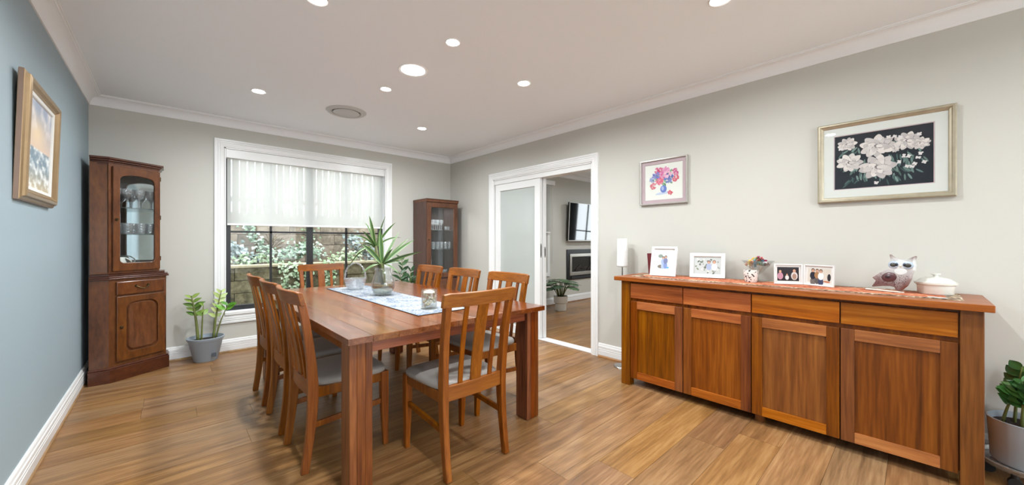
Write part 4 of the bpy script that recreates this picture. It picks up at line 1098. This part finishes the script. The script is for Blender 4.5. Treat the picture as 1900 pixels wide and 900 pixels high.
# ------------------------------------------------------------------ leaves
FWD = Vector((math.sin(YAW), math.cos(YAW), 0)); RGT = Vector((math.cos(YAW), -math.sin(YAW), 0)); UP = Vector((0, 0, 1))
def strap_leaf(p0, p1, lift, w, cedge, cmid, n=9, fold=.18, side=None):
    """long lance leaf from p0 to p1 arching by lift"""
    p0 = Vector(p0); p1 = Vector(p1); mb = MB()
    pm_ = (p0 + p1) / 2 + UP * lift
    rings = []; 
    for i in range(n + 1):
        t = i / n
        p = p0 * (1 - t) ** 2 + pm_ * 2 * t * (1 - t) + p1 * t * t
        d = (pm_ - p0) * 2 * (1 - t) + (p1 - pm_) * 2 * t
        if d.length < 1e-6: d = p1 - p0
        d.normalize()
        sd = side if side is not None else d.cross(UP)
        if sd.length < .15: sd = RGT.copy()
        sd = (sd - d * sd.dot(d)).normalized(); nr = sd.cross(d)
        ww = w * (math.sin(math.pi * min(1, t * .92 + .10)) ** .75) if t < 1 else 0.0005
        ww = max(ww, .0008)
        row = []
        for u in (-1, -.55, 0, .55, 1):
            row.append(p + sd * u * ww / 2 + nr * (fold * ww * (abs(u) - .5)))
        rings.append(row)
    o = len(mb.v)
    for row in rings:
        for u, q_ in zip((-1, -.55, 0, .55, 1), row):
            mb.v.append(q_); a = abs(u)
            c = cedge if a > .8 else (lerp(cedge, cmid, .75) if a > .3 else cmid)
            mb.c.append(srgb(*c))
    for i in range(n):
        for j in range(4):
            a = i * 5 + j; mb.f.append((a, a + 1, a + 6, a + 5))
    return mb
# dracaena in a glass bowl
vx, vy = 1.286, 2.940
va = thing('glass_bowl_vase', 'round clear glass bowl vase with cloudy water holding the striped plant', 'vase', (vx, vy, TQ))
build('bowl', MB().lathe([(.001, 0), (.050, 0), (.074, .020), (.090, .060), (.090, .100), (.074, .150), (.062, .190), (.066, .222), (.063, .222), (.058, .190), (.070, .150), (.086, .100), (.086, .060), (.070, .022), (.001, .008)], 32, caps=False), M['clear'], va, smooth='all')
build('water', MB().lathe([(.001, .010), (.066, .022), (.084, .056), (.084, .078), (.001, .078)], 28, caps=False), M['water'], va, smooth=True)
build('pebbles', MB().lathe([(.001, .066), (.078, .060), (.084, .078), (.070, .083), (.001, .084)], 24, caps=False), plain('amber_pebbles', srgb(112, 88, 40), .6, bump=.8, bscale=120, var=.4, vscale=90), va)['kind'] = 'stuff'
dp = thing('striped_plant', 'two-stemmed green plant with cream-striped strap leaves standing in the bowl vase', 'plant', (vx, vy, TQ + .085))
S = .00436
def vp_(px_, py_, depth=0.0):   # pixel offsets at the vase's distance
    return Vector((vx, vy, 0)) + RGT * ((px_ - 717) * S) + FWD * depth + UP * (.762 + (547 - py_) * S)
crownA, crownB = vp_(699, 456, .05), vp_(718, 487, -.03)
build('cane', MB().tube([vp_(716, 528, .0), vp_(712, 505, .01), vp_(706, 480, .03), crownA], [.010, .010, .011, .012], 10), M['cane'], dp, world=True, smooth='all')
build('cane', MB().tube([vp_(720, 528, 0), vp_(720, 510, -.01), crownB], [.009, .010, .012], 10), M['stem'], dp, world=True, smooth='all')
LA = [((687, 398), .05, .05, .034), ((673, 410), .10, .12, .016), ((700, 412), -.05, .05, .020), ((735, 411), .08, .07, .022), ((722, 420), .15, .06, .018), ((663, 436), .00, .10, .018), ((672, 452), -.10, .10, .028),
      ((648, 500), .02, .22, .018), ((690, 428), -.12, .06, .030), ((655, 462), .16, .14, .016), ((742, 440), .12, .10, .018), ((680, 470), -.14, .10, .030), ((720, 400), .02, .06, .014)]
LB = [((713, 424), -.02, .03, .044), ((770, 444), .10, .06, .034), ((757, 440), .16, .05, .022), ((789, 466), .02, .04, .034), ((777, 480), -.08, .05, .030), ((683, 452), -.06, .06, .046), ((779, 490), .14, .05, .022),
      ((735, 428), .18, .05, .026), ((700, 440), .14, .05, .026), ((755, 505), -.12, .09, .026), ((690, 505), -.14, .10, .022), ((745, 460), -.14, .05, .034), ((672, 486), .08, .09, .020)]
for crown, LL in ((crownA, LA), (crownB, LB)):
    for (px_, py_), dep, lift, w in LL:
        g = random.random()
        build('leaf', strap_leaf(crown - UP * .01, vp_(px_, py_, dep), lift * .55, w * .8, lerp((150, 168, 104), (128, 152, 88), g), lerp((40, 72, 32), (58, 94, 42), g), side=RGT * 1.0 + FWD * .35), M['leaf'], dp, world=True, vcol=True, smooth='all')

def ovate_leaf(p0, d, nrm, L, W, cedge, cmid, curl=.15):
    d = Vector(d).normalized(); nrm = Vector(nrm); sd = d.cross(nrm).normalized(); nrm = sd.cross(d)
    mb = MB(); n = 7
    for i in range(n + 1):
        t = i / n; ww = W * math.sin(math.pi * (t ** .8)) * (1 if i < n else 0) + .0006
        p = Vector(p0) + d * L * t - nrm * curl * L * t * t
        for u in (-1, 0, 1):
            mb.v.append(p + sd * u * ww / 2 + nrm * (.12 * ww * abs(u)))
            mb.c.append(srgb(*(cmid if u == 0 else cedge)))
    for i in range(n):
        for j in range(2):
            a = i * 3 + j; mb.f.append((a, a + 1, a + 4, a + 3))
    return mb
def zz_stem(t, base, top, nl, L, W, c1, c2, rnd, rad=.008, start=.55, face=(0, -.9, 0)):
    base = Vector(base); top = Vector(top)
    pts = [base.lerp(top, u) + Vector((0, 0, 0)) + (Vector((top.x - base.x, top.y - base.y, 0)) * (u * u - u) * .6) for u in [i / 8 for i in range(9)]]
    build('stem', MB().tube(pts, [rad * (1.15 - .7 * i / 8) for i in range(9)], 8), M['stem'], t, smooth='all')
    ax = (top - base).normalized()
    s0 = Vector((rnd.uniform(-1, 1), rnd.uniform(-1, 1), 0)).normalized()
    for i in range(nl):
        u = start + (1 - start) * (i // 2 + .5) / (nl / 2)
        k_ = min(int(u * 8), 7); p = pts[k_].lerp(pts[k_ + 1], u * 8 - k_)
        sdv = s0 * (1 if i % 2 else -1)
        d = (sdv + ax * rnd.uniform(.5, .9) + Vector((rnd.uniform(-.25, .25), rnd.uniform(-.25, .25), 0))).normalized()
        g = rnd.random(); sc = rnd.uniform(.8, 1.1) * (1.0 if u < .9 else .8)
        build('leaf', ovate_leaf(p, d, UP * .6 + s0.cross(UP) * .3 + Vector(face), L * sc, W * sc, lerp(c1, c2, g), lerp(c1, c2, min(1, g + .25))), M['leaf'], t, vcol=True, smooth='all')
# ------------------------------------------------------------------ pot by the window
zp = thing('potted_zz_plant', 'sparse two-stemmed plant in a grey ribbed pot beside the corner cabinet', 'potted plant', (.285, 4.868, 0))
build('pot', MB().lathe([(.001, 0), (.090, 0), (.098, .010), (.108, .070), (.111, .074), (.120, .130), (.124, .134), (.134, .195), (.138, .200), (.150, .222), (.152, .236), (.145, .238), (.130, .200), (.001, .190)], 40, caps=False), M['pot'], zp, smooth=True)
build('soil', MB().lathe([(.001, .205), (.128, .203), (.128, .195)], 30, caps=False), M['soil'], zp)
build('label_mark', MB().box(.040, .075, -.116, -.100, .050, .085), plain('dark_pot_mark', srgb(74, 80, 88), .6), zp)
rnd = random.Random(21)
zz_stem(zp, (-.060, -.02, .20), (-.110, .00, .66), 10, .100, .046, (74, 110, 40), (150, 172, 84), rnd, .013, .52)
zz_stem(zp, (-.035, -.02, .20), (-.020, -.04, .56), 3, .075, .04, (74, 110, 40), (130, 160, 70), rnd, .008, .6)
zz_stem(zp, (.060, -.01, .20), (.125, .01, .69), 12, .080, .036, (150, 176, 96), (196, 206, 140), rnd, .011, .42)
zz_stem(zp, (.080, -.01, .20), (.185, -.05, .56), 4, .105, .050, (64, 124, 30), (110, 164, 50), rnd, .007, .75)
# ------------------------------------------------------------------ planter at the right edge
z2 = thing('potted_glossy_plant', 'bushy glossy-leaved plant in a grey planter at the end of the sideboard', 'potted plant', (3.142, -.375, .088))
build('pot', MB().lathe([(.001, 0), (.112, 0), (.122, .012), (.132, .205), (.135, .215), (.129, .217), (.122, .180), (.001, .175)], 40, caps=False), M['pot2'], z2, smooth=True)
build('soil', MB().lathe([(.001, .190), (.122, .186), (.122, .178)], 28, caps=False), M['soil'], z2)
rnd = random.Random(5)
for i in range(9):
    a = 2.2 + i * .70; rr = .03 + .05 * (i % 3) / 2
    bx, by = rr * math.cos(a), rr * math.sin(a)
    zz_stem(z2, (bx, by, .18), (bx * 1.5 - .045, min(by * 1.7, .03) - .01, .40 + .08 * ((i * 7) % 5) / 4), 10, .090, .050, (30, 74, 34), (92, 146, 70), rnd, .006, .42, (-.8, .1, 0))
ct = thing('caster_tray', 'clear plastic plant tray on black casters under the grey planter', 'plant tray', (3.142, -.375, 0))
build('tray', MB().lathe([(.001, .070), (.150, .070), (.160, .080), (.168, .100), (.164, .102), (.154, .086), (.001, .0865)], 40, caps=False), M['clearplastic'], ct, smooth=True)
for i in range(5):
    a = i * 1.2566 + 2.7
    cx, cy = .125 * math.cos(a), .125 * math.sin(a)
    c_ = build('caster', MB().tube([(cx, cy, .048), (cx, cy, .070)], .014, 10), M['caster'], ct, smooth=True)
    build('wheel', MB().tube([(cx - .012, cy, .024), (cx + .012, cy, .024)], .024, 16), M['caster'], c_, smooth=True)
# ------------------------------------------------------------------ dark plant behind the table
bp = thing('potted_dark_plant', 'dark green leafy plant standing behind the table beside the walnut cabinet', 'potted plant', (2.375, 4.700, 0))
build('pot', MB().lathe([(.001, 0), (.100, 0), (.110, .01), (.135, .26), (.130, .26), (.122, .23), (.001, .23)], 32, caps=False), M['whitepot'], bp, smooth=True)
build('soil', MB().lathe([(.001, .242), (.122, .238), (.122, .232)], 24, caps=False), M['soil'], bp)
rnd = random.Random(31)
for i, (tx, ty, tz, nl) in enumerate(((-.05, .02, .98, 10), (.08, .0, .82, 8), (.14, -.08, .76, 8), (-.12, -.06, .80, 8), (.02, -.12, .72, 8))):
    zz_stem(bp, (tx * .2, ty * .2, .24), (tx, ty, tz), nl, .16, .05, (28, 56, 34), (70, 104, 66), rnd, .007, .5)
# ================================================================== living room beyond
lv_ = thing('television', 'large black wall-mounted television above the fireplace', 'television', mat=basis((6.32, LY1 - .092, 1.580), (1, 0, 0), (0, 0, 1), (0, -1, 0)) @ Matrix.Rotation(R(3), 4, 'X'))
build('casing', MB().box(-.640, .640, -.375, .375, -.030, .010), M['black'], lv_, bevel=.004)
build('screen', MB().box(-.628, .628, -.358, .363, .010, .0125), M['tv'], lv_)
build('bezel', MB().frame(1.28, .75, [(0, .0), (0, .015), (.012, .015), (.012, .0)]), M['frame_silver'], lv_)
build('wall_bracket', MB().box(-.25, .25, -.15, .20, -.068, -.030), M['black'], lv_)
ff = thing('gas_fireplace', 'wall-set gas fireplace with black surround and steel frame under the television', 'fireplace', mat=on_back(6.36, .735, LY1))
build('surround', MB().frame(1.27, .600, [(0, .001), (0, .018), (.085, .018), (.085, .001)]), M['black'], ff, bevel=.003)
build('steel_frame', MB().frame(1.10, .430, [(0, .001), (0, .030), (.060, .030), (.068, .010), (.068, .001)]), M['fire_metal'], ff, bevel=.003)
build('fire_glass', MB().box(-.485, .485, -.150, .150, .001, .006), M['fire_dark'], ff)
for i in range(4):
    build('log', MB().tube([(-.36 + .2 * i, -.12 + .03 * (i % 2), .012), (-.20 + .2 * i, -.06 + .04 * ((i + 1) % 2), .014)], [.016, .012], 8), M['log'], ff, smooth='all')
build('lower_grille', MB().box(-.50, .50, -.285, -.235, .018, .030), M['vent_dark'], ff, bevel=.003)
mp_ = thing('monstera_plant', 'broad-leaved monstera in a white stepped pot on the next room floor', 'potted plant', (5.02, 4.20, 0))
build('pot', MB().lathe([(.001, 0), (.090, 0), (.094, .004), (.096, .120), (.104, .128), (.118, .140), (.122, .250), (.116, .252), (.110, .225), (.001, .220)], 32, caps=False), M['whitepot'], mp_, smooth=True)
build('soil', MB().lathe([(.001, .232), (.110, .228), (.110, .222)], 24, caps=False), M['soil'], mp_)
rnd = random.Random(12)
def lobed_leaf(p0, d, nrm, L, W, c1, c2):
    d = Vector(d).normalized(); sd = d.cross(Vector(nrm)).normalized(); nr = sd.cross(d)
    mb = MB(); P = []
    prof = [(0, 0), (-.10, .28), (.10, .46), (.22, .30), (.30, .50), (.44, .28), (.52, .46), (.66, .24), (.74, .34), (.88, .14), (1.0, 0)]
    loop = [(a, b) for a, b in prof] + [(a, -b) for a, b in prof[-2:0:-1]]
    ctr = Vector(p0) + d * L * .45
    pts = [Vector(p0) + d * L * a + sd * W * b - nr * (.25 * L * (a - .4) ** 2 + .3 * W * b * b) for a, b in loop]
    n = len(pts)
    mb.add([ctr] + pts, [(0, i + 1, (i + 1) % n + 1) for i in range(n)], srgb(*c1)); mb.c[0] = srgb(*c2)
    return mb
for i in range(18):
    a = i * 2.399; el = .15 + .85 * ((i * 5) % 18) / 18
    rr = .27 * (1.15 - el * .85); top = Vector((rr * math.cos(a), rr * math.sin(a), .38 + .18 * el))
    b0 = Vector((.03 * math.cos(a), .03 * math.sin(a), .225))
    mid_ = b0.lerp(top, .55) + UP * .05
    build('stem', MB().tube([b0, mid_, top], [.008, .007, .004], 6), M['stem'], mp_, smooth='all')
    d = Vector((math.cos(a), math.sin(a), -.15)); g = rnd.random()
    build('leaf', lobed_leaf(top - d * .04, d, UP, .24, .24, lerp((40, 62, 46), (74, 100, 66), g), lerp((60, 86, 58), (98, 124, 84), g)), M['leaf'], mp_, vcol=True)
# small window blind beside the television wall
w2 = struct(thing('window_2', loc=(4.75, LY1, 1.35)))
build('window_surround', MB().frame(1.02, 1.70, [(0, 0), (0, .018), (.07, .018), (.07, 0)], on_back(4.72, 1.40, LY1)), M['trim'], w2, world=True)
rb2 = thing('window_blind', 'white roller blind with pull cord in the next room', 'blind', (4.75, LY1, 1.36))
build('head_box', MB().box(4.25, 5.30, LY1 - .085, LY1 - .020, 2.235, 2.315), M['trim'], rb2, bevel=.003, world=True)
build('fabric', MB().box(4.28, 5.20, LY1 - .052, LY1 - .050, 1.37, 2.235), M['blind'], rb2, world=True)
build('bottom_bar', MB().box(4.28, 5.20, LY1 - .058, LY1 - .044, 1.352, 1.372), M['trim'], rb2, world=True)
build('pull_cord', MB().tube([(5.255, LY1 - .05, 2.24), (5.255, LY1 - .05, .80)], .003, 6).tube([(5.272, LY1 - .05, 2.24), (5.272, LY1 - .05, .80)], .003, 6), M['cable'], rb2, world=True)
# far window of the next room (seen only mirrored in the screen)
w3 = struct(thing('window_3', loc=(LX, 3.1, .75)))
build('window_frame', MB().box(LX + .02, LX + .07, 2.70, 2.75, .75, 2.15).box(LX + .02, LX + .07, 3.45, 3.50, .75, 2.15).box(LX + .02, LX + .07, 2.75, 3.45, .75, .80).box(LX + .02, LX + .07, 2.75, 3.45, 2.10, 2.15), M['black_metal'], w3, world=True)
build('glazing_bar', MB().box(LX + .03, LX + .06, 3.085, 3.115, .80, 2.10).box(LX + .03, LX + .06, 2.75, 3.45, 1.30, 1.33), M['black_metal'], w3, world=True)
build('pane', MB().box(LX + .043, LX + .047, 2.75, 3.45, .80, 2.10), M['pane'], w3, world=True)
for i, (a, b) in enumerate(((2.42, 2.76), (3.46, 3.80))):
    rings = []
    for k_ in range(33):
        t = k_ / 32; y = a + (b - a) * t; x = LX - .06 + .018 * math.sin(t * 38)
        rings.append([Vector((x - .003, y, .03)), Vector((x + .003, y, .03)), Vector((x + .003, y, 2.3)), Vector((x - .003, y, 2.3))])
    o = build('curtain', MB().loft(rings), M['curtain'], smooth='all')
    tag(o, 'charcoal pleated curtain beside the far window of the next room', 'curtain', 'curtains of the next room window')

# ================================================================== garden outside the window
struct(build('ground', MB().box(-3, 6, YB + .14, 9.5, -.3, -.02), M['earth']))
def block_wall(name, label, y, z0, z1, rows, x0, x1, bl, mat, depth=.22):
    t = thing(name, label, 'wall', ((x0 + x1) / 2, y, z0))
    hh = (z1 - z0) / rows
    build('core', MB().box(x0, x1, y + .02, y + depth, z0, z1 - .004), M['earth'], t, world=True)
    for r_ in range(rows):
        x = x0 - (bl / 2 if r_ % 2 else 0)
        while x < x1 - .02:
            a, b = max(x, x0), min(x + bl, x1)
            o = random.uniform(-.006, .006)
            build('block', MB().box(a + .002, b - .002, y + o, y + .10, z0 + r_ * hh + .002, z0 + (r_ + 1) * hh - .002), mat, t, bevel=.005, world=True, seg=1)
            x += bl
    return t
lw_ = block_wall('lower_retaining_wall', 'mossy concrete block garden wall with pale cap, lower tier outside the window', 6.2, -.02, .835, 5, -.6, 4.2, .42, M['block_low'])
for i in range(8):
    build('cap_stone', MB().box(-.6 + .6 * i + .003, -.6 + .6 * (i + 1) - .003, 6.17, 6.42, .835, .872), M['cap'], lw_, bevel=.006, world=True, seg=1)
struct(build('terrace', MB().box(-.6, 4.2, 6.42, 6.95, .40, .80), M['earth']))
block_wall('upper_retaining_wall', 'weathered pinkish block garden wall, upper tier behind the ivy', 6.95, .80, 1.640, 5, -.6, 4.6, .46, M['block_up'])
struct(build('bank', MB().box(-2.5, 5, 7.15, 9.4, -.02, 1.60), M['earth']))
fc = thing('paling_fence', 'pale timber paling fence standing above the garden walls', 'fence', (2, 7.5, 1.60))
for i in range(52):
    x = -.7 + .105 * i
    build('paling', MB().box(x, x + .088, 7.50 + .012 * (i % 2), 7.518 + .012 * (i % 2), 1.60, 3.30 + random.uniform(-.02, .02)), M['paling'], fc, world=True)
for z in (1.85, 2.95):
    build('fence_rail', MB().box(-.7, 4.76, 7.54, 7.58, z, z + .08), M['paling'], fc, world=True)
rnd = random.Random(77)
def ivy(label, pts, n, spread, size, c1, c2, drop=0.0, grp=None, y_out=.05):
    pts = [Vector(p) for p in pts]
    t = thing('ivy', label, 'ivy', tuple(pts[0]), 0, grp)
    build('vine', MB().tube(pts, .005, 5), M['cane'], t, world=True, smooth='all')
    mb = MB()
    for i in range(n):
        u = rnd.random() * (len(pts) - 1); k_ = int(u); p = pts[k_].lerp(pts[k_ + 1], u - k_)
        p = p + Vector((rnd.gauss(0, spread), -abs(rnd.gauss(0, y_out)), rnd.gauss(0, spread * .8)))
        s = size * rnd.uniform(.6, 1.25)
        d = Vector((rnd.uniform(-.7, .7), rnd.uniform(-.8, -.2), rnd.uniform(-1, .1))).normalized()
        nr = Vector((rnd.uniform(-.5, .5), -1, rnd.uniform(0, 1.2))).normalized(); sd = d.cross(nr).normalized()
        c = srgb(*lerp(c1, c2, rnd.random()))
        mb.add([p, p + d * s * .25 + sd * s * .48, p + d * s, p + d * s * .25 - sd * s * .48, p + d * s * .55 + nr * s * .10], [(0, 1, 4), (1, 2, 4), (2, 3, 4), (3, 0, 4)], c)
    f_ = build('foliage', mb, M['leaf'], t, world=True, vcol=True)
    f_['kind'] = 'stuff'
    return t
IG = 'hanging ivy strands on the lower garden wall'
for x, z1 in ((1.24, .52), (1.38, .42), (1.54, .46), (1.76, .40), (1.87, .52)):
    ivy('pale ivy strand hanging over the capped lower wall', [(x, 6.20, .90), (x + .01, 6.15, .80), (x - .01, 6.15, .65), (x, 6.16, z1)], 60, .028, .058, (120, 146, 104), (184, 194, 168), grp=IG, y_out=.02)
ivy('dense pale ivy mound spilling over the terrace', [(1.25, 6.66, .98), (1.45, 6.62, 1.06), (1.62, 6.60, 1.10), (1.78, 6.62, 1.02)], 300, .075, .060, (70, 100, 66), (175, 189, 177), y_out=.10)
ivy('ivy climbing the upper wall in a narrow column', [(.86, 6.90, 1.56), (.92, 6.90, 1.35), (1.04, 6.88, 1.15), (1.18, 6.80, .98)], 170, .045, .055, (66, 96, 62), (178, 190, 178))
ivy('ivy climbing the upper wall beside the mullion', [(1.78, 6.90, 1.58), (1.74, 6.90, 1.40), (1.70, 6.85, 1.2)], 120, .05, .055, (72, 100, 62), (172, 184, 159))
ivy('grey-green shrub at the left end of the terrace', [(.62, 6.6, 1.15), (.78, 6.6, 1.02), (.95, 6.55, .90)], 150, .06, .065, (62, 80, 70), (158, 170, 175))
ivy('dull green shrub on the terrace before the right panes', [(2.30, 6.65, 1.30), (2.42, 6.6, 1.12), (2.60, 6.55, .98), (2.85, 6.55, 1.02)], 200, .08, .07, (60, 74, 62), (147, 159, 159))
ivy('low ivy trailing along the capped wall', [(1.95, 6.46, .93), (2.15, 6.46, .96), (2.35, 6.46, .94)], 150, .06, .055, (120, 146, 104), (185, 192, 163), y_out=.06)
ivy('thin ivy trailing along the left of the capped wall', [(.70, 6.46, .92), (.95, 6.46, .95), (1.20, 6.46, .95)], 110, .05, .055, (110, 136, 100), (177, 189, 163), y_out=.05)
